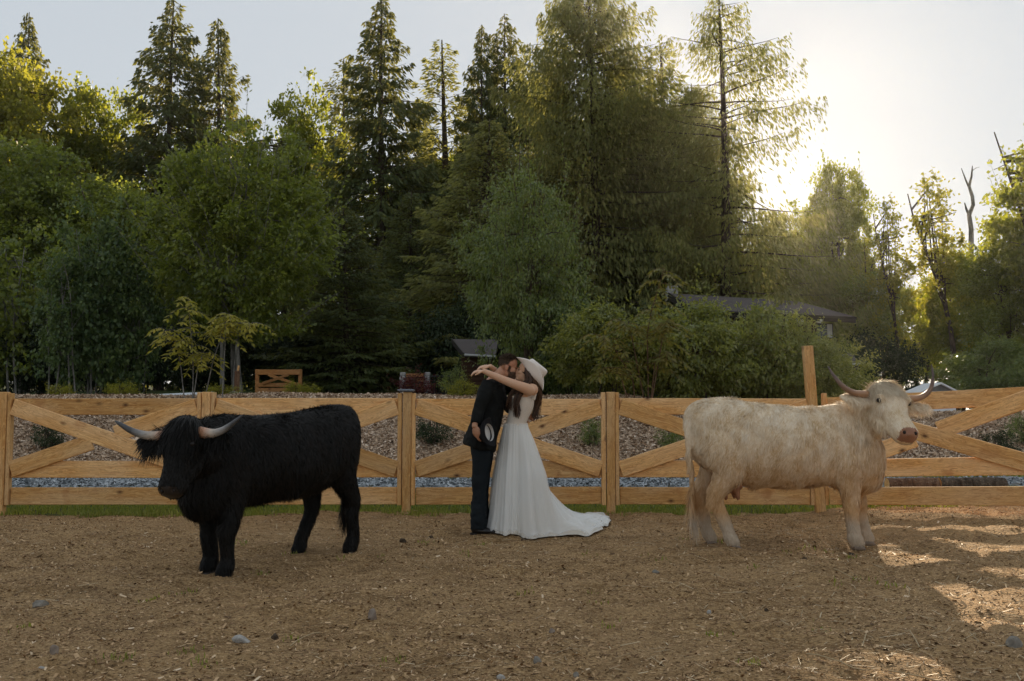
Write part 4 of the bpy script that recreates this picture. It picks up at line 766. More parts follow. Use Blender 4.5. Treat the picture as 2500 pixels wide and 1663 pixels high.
B_BODY = coat_mat('black_hide', blk, isl=False, rough=0.8, spec=0.12); B_FUR = coat_mat('black_hair', blk, rough=0.5, spec=0.16)
B_NOSE = plain('dark_muzzle', (0.020, 0.014, 0.011), 0.4, 0.4, 0.2, 30); B_HORN = horn_mat('bull_horn', [(0.0, (0.48, 0.22, 0.11)), (0.36, (0.50, 0.25, 0.14)), (0.46, (0.52, 0.42, 0.33)), (0.58, (0.30, 0.28, 0.26)), (0.70, (0.06, 0.06, 0.062))], tuple(HOb))
bull, bme, BH = cattle('highland_bull', BO, brz, 'black shaggy horned bull with lowered head in front of the left fence', torso, legs, neck, (HOb, n_b, l_b, u_b, 1.0), tail, hornL, hornR, None, [B_BODY, B_NOSE], {'eye': M_EYE, 'dark': M_DARK, 'hoof': M_HOOF, 'horn': B_HORN}, 0.040)
def bull_fur(p, nn, g, H0=HOb, n=n_b, l=l_b, u=u_b):
    k = len(p); q = p - H0; t = q @ n; yy = q @ l; zz = q @ u; inhead = (t > -0.12) & (np.linalg.norm(q - np.outer(np.clip(t, 0, 0.5), n), axis=1) < 0.34) & (p[:, 0] > 0.98)
    d = np.tile([-0.30, 0, -0.95], (k, 1)) + g.normal(0, 0.16, (k, 3)) + coher(p, 13.0, 0.45); L = 0.032 * g.uniform(0.6, 1.5, k); lift = g.uniform(0.05, 0.28, k)
    low = p[:, 2] < 0.66; L[low] *= 1.2
    legz = p[:, 2] < 0.40; d[legz] = np.array([-0.1, 0, -1.0]); L[legz] = 0.032 * g.uniform(0.6, 1.4, legz.sum())
    nk = (p[:, 0] > 0.55) & (p[:, 2] > 0.6) & ~inhead; L[nk] *= 1.25
    tl = (p[:, 0] < -0.86) & (np.abs(p[:, 1]) < 0.06) & (p[:, 2] < 0.55); L[tl] = 0.15 * g.uniform(0.6, 1.3, tl.sum()); d[tl] = np.array([0.0, 0, -1.0]); lift[tl] = 0.35
    d[inhead] = n + g.normal(0, 0.25, (inhead.sum(), 3)); L[inhead] = 0.02; lift[inhead] = g.uniform(0.03, 0.2, inhead.sum())
    ear = inhead & (np.abs(yy) > 0.16); L[ear] = 0.085 * g.uniform(0.6, 1.5, ear.sum()); d[ear] = np.array([0, 0, -1.0]) + np.sign(yy[ear])[:, None] * l * 0.35 + g.normal(0, 0.2, (ear.sum(), 3)); lift[ear] = 0.4
    nose = inhead & (t > 0.465) & (np.abs(yy) < 0.08) & (zz > -0.09); return d, L, lift, ~nose & (p[:, 2] > 0.05)
fur('coat', bme, 90000, bull_fur, 4, B_FUR, bull, 0.005)
def bull_fringe(p, nn, g, H0=HOb, n=n_b, l=l_b, u=u_b):
    q = p - H0; t = q @ n; yy = q @ l; zz = q @ u; keep = (t > -0.08) & (t < 0.085) & (np.abs(yy) < 0.13) & (zz > 0.0) & (np.linalg.norm(q, axis=1) < 0.3) & (nn @ n > -0.75)
    d = np.tile(n * 0.9 + u * 0.2, (len(p), 1)) + np.outer(yy * 1.6, l) + g.normal(0, 0.14, (len(p), 3)); return d, g.uniform(0.08, 0.20, len(p)), g.uniform(0.02, 0.10, len(p)), keep
fur('forelock', bme, 170000, bull_fringe, 6, B_FUR, bull, 0.005, 4)
# ------------------------------------------------------------------ the couple
PD, PS = 10.2, 10.2 / FPX
def K(cx, cy_, y=0.0): return np.array([((1100 + cx / 3.1357) - 1250) * PS, y, (1298 - (840 + cy_ / 3.1357)) * PS])
def ell_vf(c, A, r, n=12):
    """ellipsoid with axes A (rows) and radii r"""
    A = np.asarray(A, float); t = np.linspace(-0.985, 0.985, n); th = np.linspace(0, 2 * PI, 16, endpoint=False); q = np.sqrt(1 - t * t)
    V = np.stack([np.outer(q, np.cos(th)) * r[0], np.outer(q, np.sin(th)) * r[1], np.repeat(t[:, None], 16, 1) * r[2]], 2).reshape(-1, 3) @ A + np.asarray(c)
    i = np.arange(n * 16).reshape(n, 16); F = [tuple(f) for f in np.stack([i[:-1].ravel(), np.roll(i[:-1], -1, 1).ravel(), np.roll(i[1:], -1, 1).ravel(), i[1:].ravel()], 1)] + [tuple(i[0][::-1]), tuple(i[-1])]
    return V, F
def head_parts(c, f, u, k=1.0, fem=False):
    f = np.array(f, float); f /= np.linalg.norm(f); u = np.array(u, float); u -= f * (u @ f); u /= np.linalg.norm(u); s = np.cross(u, f); A = np.stack([f, s, u]); c = np.asarray(c)
    at = lambda a, b, d: c + k * (f * a + s * b + u * d); E = lambda a, b, d, r: ell_vf(at(a, b, d), A, np.array(r) * k); jw = 0.85 if fem else 1.0
    P_ = [E(-0.012, 0, 0.045, (0.098, 0.077, 0.088)), E(0.022, 0, -0.03, (0.07, 0.062 * jw, 0.088)), E(0.052, 0, -0.092, (0.036, 0.036 * jw, 0.026)), E(0.078, 0, -0.060, (0.020, 0.024, 0.016)), E(0.082, 0, -0.072, (0.014, 0.020, 0.007)), E(0.073, 0, 0.022, (0.016, 0.048, 0.012)), E(0.0, 0, -0.075, (0.06, 0.054 * jw, 0.036))]
    P_.append(limb(np.array([np.r_[at(0.083, 0, 0.020), 0.009 * k], np.r_[at(0.098, 0, -0.005), 0.011 * k], np.r_[at(0.108, 0, -0.026), 0.013 * k], np.r_[at(0.096, 0, -0.036), 0.012 * k]]), 8, 10, tuple(s)))
    for sd in (-1, 1): P_.append(E(-0.014, sd * 0.079, -0.008, (0.022, 0.009, 0.033))); P_.append(E(0.06, sd * 0.038, -0.02, (0.024, 0.02, 0.02)))
    return P_, at, A
def hand_parts(w, d, nrm, curl, side, k=1.0, spread=0.12, thumb=0.7):
    """palm and five fingers; d towards the fingertips, nrm out of the back of the hand, side = +1/-1 where the thumb leaves"""
    d = np.array(d, float); d /= np.linalg.norm(d); nrm = np.array(nrm, float); nrm -= d * (nrm @ d); nrm /= np.linalg.norm(nrm); s = np.cross(nrm, d) * side; w = np.asarray(w)
    P_ = [ell_vf(w + d * 0.045 * k, np.stack([d, s, nrm]), (0.052 * k, 0.041 * k, 0.016 * k))]
    for i, (o, L) in enumerate(((0.029, 0.068), (0.010, 0.076), (-0.009, 0.071), (-0.027, 0.056))):
        p = w + (d * 0.078 + s * o) * k; dd = d + s * spread * (1.5 - i) * 0.6; dd /= np.linalg.norm(dd); rows = [np.r_[w + (d * 0.05 + s * o * 0.8) * k, 0.0095 * k], np.r_[p, 0.0095 * k]]; a = 0.0
        for j, fr in enumerate((0.45, 0.32, 0.26)):
            a += curl * (0.7 + 0.15 * i) * (0.7, 1.0, 0.8)[j]; q = dd * math.cos(a) - nrm * math.sin(a); p = p + q * L * fr * k; rows.append(np.r_[p, (0.0088, 0.0082, 0.0066)[j] * k])
        P_.append(limb(np.array(rows), 10, 8, tuple(s)))
    t0 = w + (d * 0.018 + s * 0.026) * k; t1 = t0 + (d * 0.03 + s * 0.026 - nrm * 0.012 * thumb) * k; t2 = t1 + (d * 0.030 + s * 0.006 - nrm * 0.02 * thumb) * k; t3 = t2 + (d * 0.022 - nrm * 0.016 * thumb - s * 0.004) * k
    P_.append(limb(np.array([np.r_[w + d * 0.01 * k, 0.014 * k], np.r_[t0, 0.0135 * k], np.r_[t1, 0.011 * k], np.r_[t2, 0.0095 * k], np.r_[t3, 0.007 * k]]), 10, 8, tuple(nrm)))
    return P_
def skin_mat(name, c, red):
    m = Mat(name, 0.5, 0.35); v = m.co(); f = m.noise(v, 9, 4); g = m.noise(v, 60, 3); m.base(m.mix(m.ramp(f, [(0.35, 0), (0.7, 0.8)]), c, red)); m.b.inputs['Subsurface Weight'].default_value = 0.12; m.b.inputs['Subsurface Radius'].default_value = (0.012, 0.005, 0.003); m.bump(g, 0.15, 0.002); return m.m
SK_M = skin_mat('skin_tan', (0.50, 0.27, 0.165), (0.48, 0.20, 0.115)); SK_F = skin_mat('skin_fair', (0.64, 0.39, 0.25), (0.60, 0.32, 0.19))
def cloth(name, c, rough=0.85, spec=0.15, weave=220, b=0.2, var=0.25):
    m = Mat(name, rough, spec); v = m.co(); f = m.noise(v, 7, 4); w = m.noise(m.mapping(v, (1, 1, 1.6)), weave, 2); m.base(m.mix(f, tuple(x * (1 - var) for x in c), tuple(x * (1 + var) for x in c))); m.bump(w, b, 0.002); return m.m
SUIT = cloth('black_wool', (0.0085, 0.0095, 0.009)); JEANS = cloth('dark_denim', (0.014, 0.018, 0.021), 0.9, 0.1, 160, 0.3, 0.4); LEATHER = plain('black_leather', (0.012, 0.010, 0.010), 0.38, 0.45, 0.2, 20); FELT = plain('black_felt', (0.008, 0.008, 0.009), 0.8, 0.2); SATIN = plain('pale_lining', (0.55, 0.53, 0.50), 0.5, 0.3, 0.06, 9); HATW = plain('pale_felt', (0.78, 0.70, 0.63), 0.85, 0.15, 0.05, 5)
HAIR_M = isl_mat('short_brown_hair', [(0.0, (0.045, 0.028, 0.017)), (1.0, (0.12, 0.078, 0.048))], 0.6, 0.3); HAIR_F = isl_mat('long_brown_hair', [(0.0, (0.030, 0.014, 0.008)), (0.6, (0.075, 0.036, 0.018)), (1.0, (0.14, 0.075, 0.04))], 0.42, 0.4)
HAIR_B = isl_mat('short_beard', [(0.0, (0.05, 0.03, 0.018)), (1.0, (0.14, 0.085, 0.05))], 0.6, 0.3)
SHIRT = cloth('white_shirt', (0.6, 0.6, 0.58))
def wrinkles(V, N, amp, f, seed):
    x, y, z = V.T; w = fbm(x * 1.3 + y * 0.7 + seed, z * 0.7 - x * 0.5, 9.0, 3, 3) * 2 + fbm(y + seed, z + x * 0.8, 19.0, 2, 4); return V + N * (amp * w)[:, None]

# ---- groom
gz0 = float(padd(np.array([-0.3]), np.array([10.2]))[0])
GO = K(235, 1436, 0.0); GO[2] = 0
def KG(cx, cy_, y=0.0): return K(cx, cy_, y) - GO
hf, hu = np.array([0.93, 0.0, -0.20]), np.array([0.22, 0.0, 0.97])
hc = KG(443, 178, 0.0); HP, HA, Hax = head_parts(hc, hf, hu, 0.98)
def L4(*rows): return np.array([np.r_[KG(a, b, y), r] for a, b, y, r in rows])
body = list(HP)
body.append(limb(L4((330, 290, 0, 0.075), (365, 250, 0, 0.066), (410, 205, 0, 0.062)), 8, 16, (0, 1, 0)))
tor = [(245, 790, 0.13), (255, 700, 0.135), (265, 600, 0.13), (290, 480, 0.14), (310, 380, 0.15), (318, 310, 0.11), (335, 265, 0.07)]
body.append(limb(np.array([np.r_[KG(a, b), r * 1.15, r * 0.8] for a, b, r in tor]), 20, 18, (1, 0, 0)))
armR = [(300, 315, -0.165, 0.055), (258, 400, -0.215, 0.05), (225, 480, -0.25, 0.044), (206, 560, -0.285, 0.037), (196, 615, -0.315, 0.030), (195, 632, -0.32, 0.029)]
armL = [(310, 315, 0.165, 0.055), (370, 400, 0.23, 0.05), (430, 470, 0.25, 0.044), (510, 520, 0.23, 0.035), (560, 540, 0.20, 0.029)]
body.append(limb(L4(*armR), 16, 12, (0, 1, 0))); body.append(limb(L4(*armL), 16, 12, (0, 1, 0)))
body += hand_parts(KG(195, 628, -0.32), (0.45, -0.12, -0.88), (-0.55, -0.80, -0.15), 0.6, -1, 1.12, 0.14, 1.0)
body += hand_parts(KG(560, 540, 0.20), (0.8, -0.45, -0.2), (0.3, 0.8, 0.2), 0.25, 1, 1.0)
for y, dx in ((-0.10, 0), (0.10, 14)):
    body.append(limb(L4((248 + dx, 770, y * 0.9, 0.088), (238 + dx, 900, y, 0.075), (232 + dx, 1020, y, 0.057), (222 + dx, 1150, y, 0.052), (215 + dx, 1350, y, 0.036), (215 + dx, 1400, y, 0.036)), 14, 12))
me = fuse('person', body, 0.0065, 2, 0.4)
groom = obj('person', me, SK_M, None, (GO[0], PD, gz0), None); tag(groom, 'person in black suit jacket and dark jeans kissing, black hat in hand', 'person')
def jacket_ring(cy_, b, f, dep, e=2.5, n=40, sq=0.0):
    th = np.linspace(0, 2 * PI, n, endpoint=False); c, s = np.cos(th), np.sin(th); xx = np.sign(c) * np.abs(c) ** (2 / e); yy = np.sign(s) * np.abs(s) ** (2 / e)
    bl, fr = KG(b, cy_), KG(f, cy_); return np.stack([(bl[0] + fr[0]) / 2 + (fr[0] - bl[0]) / 2 * xx, dep * yy, np.full(n, bl[2])], 1)
def ring_loft(rings, cap=True):
    n = len(rings[0]); V = np.concatenate(rings); k = len(rings); i = np.arange(k * n).reshape(k, n)
    F = [tuple(f) for f in np.stack([i[:-1].ravel(), i[1:].ravel(), np.roll(i[1:], -1, 1).ravel(), np.roll(i[:-1], -1, 1).ravel()], 1)]
    if cap: F += [tuple(i[0]), tuple(i[-1][::-1])]
    return V, F
jr = spline(np.array([(256, 318, 388, 0.075), (272, 285, 400, 0.12), (292, 248, 405, 0.185), (325, 226, 408, 0.222), (390, 206, 412, 0.222), (470, 186, 410, 0.205), (555, 166, 396, 0.195), (640, 141, 375, 0.20), (720, 110, 356, 0.21), (770, 98, 346, 0.215), (800, 96, 340, 0.215)]), 30)
jv = ring_loft([jacket_ring(*r) for r in jr])
sl_ = [limb(L4((302, 312, -0.15, 0.085), (268, 395, -0.215, 0.074), (228, 478, -0.252, 0.064), (208, 555, -0.287, 0.056), (198, 606, -0.312, 0.050)), 18, 16, (0, 1, 0)), limb(L4((312, 312, 0.15, 0.085), (370, 395, 0.23, 0.074), (428, 468, 0.252, 0.062), (500, 515, 0.235, 0.052), (530, 530, 0.22, 0.048)), 18, 16, (0, 1, 0))]
jm = fuse('jacket', [jv] + sl_, 0.011, 5, 0.5); warp_mesh(jm, lambda V, N: wrinkles(V, N, 0.011, 26, 1.3))
def hem(V, N):
    k = smooth01((1.02 - V[:, 2]) / 0.15); V[:, 2] += k * np.clip((0.0 - V[:, 0]) * 0.28, -0.03, 0.06); return V
warp_mesh(jm, hem); jk = obj('jacket', jm, SUIT, groom)
obj('collar', make_mesh('collar', *limb(np.array([np.r_[KG(352, 262, -0.075), 0.012, 0.022], np.r_[KG(322, 258, -0.045), 0.012, 0.024], np.r_[KG(312, 255, 0.0), 0.012, 0.025], np.r_[KG(322, 258, 0.045), 0.012, 0.024], np.r_[KG(352, 262, 0.075), 0.012, 0.022]]), 16, 10, (0.5, 0, 0.9)), True), SUIT, jk)
obj('shirt_collar', make_mesh('shirt_collar', *limb(np.array([np.r_[KG(385, 268, -0.06), 0.008, 0.018], np.r_[KG(350, 250, -0.07), 0.008, 0.020], np.r_[KG(334, 244, 0.0), 0.008, 0.02], np.r_[KG(350, 250, 0.07), 0.008, 0.02], np.r_[KG(385, 268, 0.06), 0.008, 0.018]]), 16, 10, (0.5, 0, 0.9)), True), SUIT, groom)
tr = [limb(np.array([np.r_[KG(240, 740), 0.155, 0.115], np.r_[KG(242, 800), 0.165, 0.118], np.r_[KG(242, 850), 0.15, 0.11]]), 8, 20, (1, 0, 0))]
for y, dx in ((-0.095, 0), (0.10, 12)):
    tr.append(limb(L4((244 + dx, 800, y * 0.8, 0.105), (238 + dx, 900, y, 0.094), (230 + dx, 1020, y, 0.084), (225 + dx, 1130, y, 0.076), (222 + dx, 1250, y, 0.078), (220 + dx, 1335, y, 0.083), (219 + dx, 1398, y, 0.088)), 22, 18, (1, 0, 0)))
tm_ = fuse('trousers', tr, 0.010, 4, 0.5)
def tw(V, N):
    k = smooth01((0.75 - V[:, 2]) / 0.5); return wrinkles(V, N, 0.004 + 0.008 * k, 40, 0.4) if False else V + N * ((0.006 + 0.014 * k) * (fbm(V[:, 0] * 0.8 + V[:, 1] * 1.3 + 5, V[:, 2], 13.0, 3, 5) + 0.6 * fbm(V[:, 1] - V[:, 0] * 0.6, V[:, 2] + 0.35 * V[:, 0], 24.0, 2, 9)))[:, None]
warp_mesh(tm_, tw); obj('trousers', tm_, JEANS, groom)
def boot_mesh(a, y):
    x0 = KG(148 + a, 1430)[0]; q = lambda dx, z, r1, r2: (x0 + dx, y, z, r1, r2)
    P_ = [limb(np.array([q(0.03, 0.042, 0.036, 0.03), q(0.10, 0.042, 0.040, 0.036), q(0.19, 0.036, 0.046, 0.030), q(0.26, 0.030, 0.036, 0.022), q(0.30, 0.026, 0.015, 0.012)]), 14, 14, (0, 0, 1)), limb(np.array([(x0 + 0.06, y, 0.04, 0.045), (x0 + 0.065, y, 0.12, 0.05), (x0 + 0.075, y, 0.24, 0.056)]), 8, 14, (1, 0, 0))]
    m_ = fuse('boot', P_, 0.008, 3); warp_mesh(m_, lambda V, N: np.stack([V[:, 0], V[:, 1], np.maximum(V[:, 2], 0.012)], 1)); return m_
for a, y in ((0, -0.10), (16, 0.105)):
    b_ = obj('boot', boot_mesh(a, y), LEATHER, groom); x0 = KG(148 + a, 1430)[0]
    obj('heel', board_mesh(0.065, 0.065, 0.022, 0.004), LEATHER, b_, (x0 + 0.045, y, 0.011))
# short hair, beard, eye
def short_hair(p, nn, g):
    q = p - hc; a, b, d = q @ Hax[0], q @ Hax[1], q @ Hax[2]; r = np.linalg.norm(q, axis=1)
    line = np.where(a > 0.05, 0.088, np.where(a > 0.0, 0.045 + (a) * 0.86, 0.015 - 0.35 * np.clip(-a - 0.03, 0, 0.08))); keep = (r < 0.2) & (d > line) & (np.abs(b) < 0.085) & (g.rand(len(p)) < np.clip((d - line) / 0.035, 0.12, 1))
    dr = np.tile(-Hax[0] * 0.5 - Hax[2] * 0.2, (len(p), 1)); L = np.where(d > 0.075, 0.020, 0.007) * g.uniform(0.7, 1.2, len(p)); return dr + g.normal(0, 0.3, (len(p), 3)), L, np.where(d > 0.075, 0.8, 0.25), keep
fur('hair', me, 700000, short_hair, 8, HAIR_M, groom, 0.0028, 2)
def beard(p, nn, g):
    q = p - hc; a, b, d = q @ Hax[0], q @ Hax[1], q @ Hax[2]; keep = (np.linalg.norm(q, axis=1) < 0.19) & (a > 0.012) & (d < -0.035 - 0.25 * np.clip(0.05 - a, 0, 1)) & (d > -0.135) & ~((np.abs(b) < 0.03) & (d > -0.052) & (a > 0.08)); keep |= (np.abs(b) > 0.055) & (a > 0.0) & (a < 0.025) & (d < 0.02) & (d > -0.05)
    return np.tile(-Hax[2] + Hax[0] * 0.3, (len(p), 1)) + g.normal(0, 0.3, (len(p), 3)), g.uniform(0.006, 0.012, len(p)), np.full(len(p), 0.5), keep & (g.rand(len(p)) < 0.8)
fur('beard', me, 420000, beard, 9, HAIR_B, groom, 0.0014, 2)
LASH = plain('lash_dark', (0.02, 0.012, 0.009), 0.6, 0.2)
for sd in (-1, 1):
    obj('eye', make_mesh('eye', *ell_vf(HA(0.083, sd * 0.033, 0.002), Hax, (0.006, 0.014, 0.005)), True), LASH, groom); obj('eyebrow', make_mesh('eyebrow', *ell_vf(HA(0.087, sd * 0.033, 0.024), Hax, (0.007, 0.022, 0.005)), True), HAIR_M, groom)

# ---- hats
def hat_parts(rx=0.105, ry=0.088, brim=0.085, curl=0.085, dip=0.02, ch=0.115, pinch=0.22):
    th = np.linspace(0, 2 * PI, 48, endpoint=False); rings = []
    for t in np.linspace(1, 0, 9):
        bx = rx + brim * 1.15 * t; by = ry + brim * t; x = np.cos(th) * bx; y = np.sin(th) * by; z = curl * t ** 1.6 * np.abs(np.sin(th)) ** 2.2 - dip * t * np.abs(np.cos(th)) ** 4; y = y * (1 - pinch * t ** 0.7 * np.abs(np.sin(th)) ** 2); rings.append(np.stack([x, y, z], 1))
    top = list(rings); crown = []
    for t in np.linspace(0, 1, 10):
        k = (1 - 0.22 * t ** 1.5) * (1 if t < 0.85 else 1 - (t - 0.85) * 1.6); x = np.cos(th) * rx * k; y = np.sin(th) * ry * k * (1 - 0.25 * t * np.clip(np.cos(th), 0, 1) ** 2); z = ch * np.sin(t * PI / 2) ** 0.8 * np.ones(48) - (0.02 * t * np.cos(th)); crown.append(np.stack([x, y, z], 1))
    for f in (0.55, 0.25): crown.append(np.stack([crown[9][:, 0] * f, crown[9][:, 1] * f, crown[9][:, 2] - 0.028 * (1 - f)], 1))
    def two_sided(rings_, t=0.0035, closed=False):
        n = 48; k = len(rings_); up = np.concatenate(rings_); i = np.arange(k * n).reshape(k, n)
        F = np.stack([i[:-1].ravel(), i[1:].ravel(), np.roll(i[1:], -1, 1).ravel(), np.roll(i[:-1], -1, 1).ravel()], 1).tolist()
        if closed: F.append(i[-1].tolist())
        return up, F
    return two_sided(rings), two_sided(crown, closed=True)
def solid(me, th):
    ob = bpy.data.objects.new('tmp', me); col.objects.link(ob); s = ob.modifiers.new('s', 'SOLIDIFY'); s.thickness = th; s.offset = 0; ss = ob.modifiers.new('b', 'SUBSURF'); ss.levels = 1
    out = bpy.data.meshes.new_from_object(ob.evaluated_get(bpy.context.evaluated_depsgraph_get())); out.name = me.name; bpy.data.objects.remove(ob); out.polygons.foreach_set('use_smooth', np.ones(len(out.polygons), dtype=bool)); return out
def add_hat(name, root, mat, band, lining, **kw):
    b, c = hat_parts(**kw); br = obj('brim', solid(make_mesh('brim', b[0], b[1]), 0.005), mat, root); cr = obj('crown', solid(make_mesh('crown', c[0], c[1]), 0.005), mat, root)
    th = np.linspace(0, 2 * PI, 48, endpoint=False); rx, ry = kw.get('rx', 0.105), kw.get('ry', 0.088)
    if band is not None: obj('hat_band', make_mesh('hat_band', *ring_loft([np.stack([np.cos(th) * rx * 1.02, np.sin(th) * ry * 1.02, np.full(48, z)], 1) for z in (0.006, 0.026)], False), True), band, root)
    if lining is not None: obj('lining', solid(make_mesh('lining', *ring_loft([np.stack([np.cos(th) * rx * 0.965, np.sin(th) * ry * 0.965, np.full(48, z)], 1) for z in (-0.001, 0.05)], False)), 0.002), lining, root); v_, f_ = ring_loft([np.stack([np.cos(th) * rx * 0.93, np.sin(th) * ry * 0.93, np.full(48, z)], 1) for z in (0.045, 0.048)], True); obj('inner_lining', make_mesh('inner_lining', v_, f_), lining, root)
    return root
hh = empty('hat', (0, 0, 0)); tag(hh, 'black felt western hat with pale lining held at the hip', 'hat')
add_hat('hat', hh, FELT, FELT, SATIN, rx=0.090, ry=0.074, brim=0.048, curl=0.045)
hz = Vector((-0.80, 0.57, -0.16)).normalized(); hx = Vector((0.16, 0.0, -0.98)); hx = (hx - hz * hx.dot(hz)).normalized(); hy = hz.cross(hx); M_ = Matrix((hx, hy, hz)).transposed().to_4x4(); hp = K(296, 668, 0); M_.translation = Vector((hp[0] + 0.012, PD - 0.33, hp[2] + gz0)); hh.matrix_world = M_

# ---- bride
BGO = K(470, 1436, 0.0); BGO[2] = 0
def KB(cx, cy_, y=0.0): return K(cx, cy_, y) - BGO
def K3(cx, cy_, y=0.0): return np.array([((1120 + cx / 6.533) - 1250) * PS, y, (1298 - (850 + cy_ / 6.533)) * PS]) - BGO
def L3(*rows): return np.array([np.r_[K3(a, b, y), r] for a, b, y, r in rows])
bf_, bu_ = np.array([-0.92, -0.08, 0.30]), np.array([0.36, 0.0, 0.93]); bc = K3(1062, 385, 0.0)
BP, BA, Bax = head_parts(bc, bf_, bu_, 0.93, True)
bb = list(BP); bb.append(limb(L3((1080, 470, 0, 0.05), (1110, 560, 0, 0.052), (1120, 640, 0, 0.065)), 8, 14, (0, 1, 0)))
bb.append(limb(np.array([np.r_[KB(a, b), w, d] for a, b, w, d in [(560, 330, 0.10, 0.05), (560, 372, 0.155, 0.075), (556, 430, 0.148, 0.105), (538, 490, 0.135, 0.108), (515, 560, 0.12, 0.095), (500, 620, 0.115, 0.088), (498, 700, 0.115, 0.092), (488, 790, 0.12, 0.092)]]), 22, 20, (1, 0, 0)))
near = [(1150, 690, -0.165, 0.058), (1080, 655, -0.20, 0.056), (930, 600, -0.225, 0.048), (740, 525, -0.225, 0.041), (600, 465, -0.215, 0.037), (470, 405, -0.20, 0.029), (395, 372, -0.19, 0.0245)]
bb.append(limb(L3(*near), 22, 14, (0, 1, 0))); bb.append(ell_vf(K3(1165, 665, -0.155), np.eye(3), (0.062, 0.05, 0.062)))
far = [(1120, 680, 0.16, 0.055), (1000, 600, 0.20, 0.05), (850, 520, 0.20, 0.043), (720, 450, 0.17, 0.038), (610, 375, 0.10, 0.032), (530, 310, 0.02, 0.026), (495, 285, -0.02, 0.024)]
bb.append(limb(L3(*far), 22, 14, (0, 1, 0)))
bb += hand_parts(K3(395, 372, -0.19), (-0.90, -0.15, -0.12), (-0.15, -0.25, 0.95), 0.55, 1, 0.95, 0.10, 0.5)
bb += hand_parts(K3(495, 285, -0.02), (-0.93, -0.20, -0.10), (-0.10, -0.30, 0.95), 0.35, 1, 0.95, 0.10, 0.3)
for y in (-0.08, 0.08): bb.append(limb(np.array([np.r_[KB(486, 760, y * 0.8), 0.06], np.r_[KB(485, 1000, y), 0.06], np.r_[KB(480, 1200, y), 0.05], np.r_[KB(478, 1400, y), 0.035], np.r_[KB(450, 1425, y), 0.03]]), 12, 12))
bme2 = fuse('person', bb, 0.0065, 2, 0.4)
bride = obj('person', bme2, SK_F, None, (BGO[0], PD, gz0)); tag(bride, 'person in long white lace gown and pale western hat, arms round the other', 'person')
for sd in (-1, 1):
    obj('eye', make_mesh('eye', *ell_vf(BA(0.079, sd * 0.031, 0.003), Bax, (0.006, 0.015, 0.006)), True), LASH, bride); obj('eyebrow', make_mesh('eyebrow', *ell_vf(BA(0.082, sd * 0.033, 0.026), Bax, (0.006, 0.020, 0.0035)), True), LASH, bride)
m = Mat('lace', 0.75, 0.2); v = m.co(); f1 = m.voro(v, 85); f2 = m.noise(v, 60, 4, 0.7); fl = m.ramp(m.math('ADD', m.math('MULTIPLY', f1, 0.9), m.math('MULTIPLY', f2, 0.7)), [(0.42, 0), (0.62, 1)])
m.base(m.mix(fl, (0.84, 0.80, 0.72), (0.70, 0.62, 0.53))); m.bump(fl, 0.4, 0.004); LACE = m.m
m = Mat('chiffon', 0.7, 0.2); v = m.co(); z = m.n('ShaderNodeSeparateXYZ', {'Vector': v}).outputs[2]; f1 = m.voro(v, 36); f2 = m.noise(v, 26, 4, 0.7)
app = m.math('MULTIPLY', m.ramp(m.math('ADD', m.math('MULTIPLY', f1, 0.8), m.math('MULTIPLY', f2, 0.75)), [(0.40, 1), (0.60, 0)]), m.n('ShaderNodeMapRange', {'Value': m.math('ADD', z, m.math('MULTIPLY', m.noise(v, 5, 3), 0.45)), 'From Min': 1.02, 'From Max': 1.22, 'To Min': 0.0, 'To Max': 1.0}, clamp=True).outputs[0])
base_c = m.mix(m.ramp(m.noise(v, 2.2, 3), [(0.4, 0), (0.7, 1)]), (0.90, 0.89, 0.85), (0.88, 0.81, 0.70)); m.base(m.mix(app, base_c, (0.90, 0.89, 0.86))); m.bump(m.math('ADD', app, m.math('MULTIPLY', m.noise(v, 300, 2), 0.06)), 0.5, 0.008)
tl_ = m.n('ShaderNodeBsdfTranslucent', {'Color': (0.72, 0.72, 0.70)}); mx = m.n('ShaderNodeMixShader'); mx.inputs[0].default_value = 0.22; m.t.links.new(m.b.outputs[0], mx.inputs[1]); m.t.links.new(tl_.outputs[0], mx.inputs[2]); m.t.links.new(mx.outputs[0], m.out.inputs[0]); CHIF = m.m
bod = [limb(np.array([np.r_[KB(a, b), w, d] for a, b, w, d in [(558, 385, 0.148, 0.092), (556, 430, 0.156, 0.115), (540, 480, 0.145, 0.122), (518, 550, 0.130, 0.105), (500, 615, 0.128, 0.102), (499, 650, 0.135, 0.108)]]), 22, 24, (1, 0, 0))]
for y in (-0.118, 0.118): bod.append(limb(np.array([np.r_[KB(632, 430, y), 0.02, 0.012], np.r_[KB(645, 375, y), 0.018, 0.010], np.r_[KB(628, 335, y * 0.95), 0.016, 0.009], np.r_[KB(585, 335, y * 0.9), 0.016, 0.009], np.r_[KB(520, 390, y * 0.75), 0.018, 0.012]]), 16, 10, (0, 1, 0)))
obj('bodice', fuse('bodice', bod, 0.008, 3), LACE, bride)
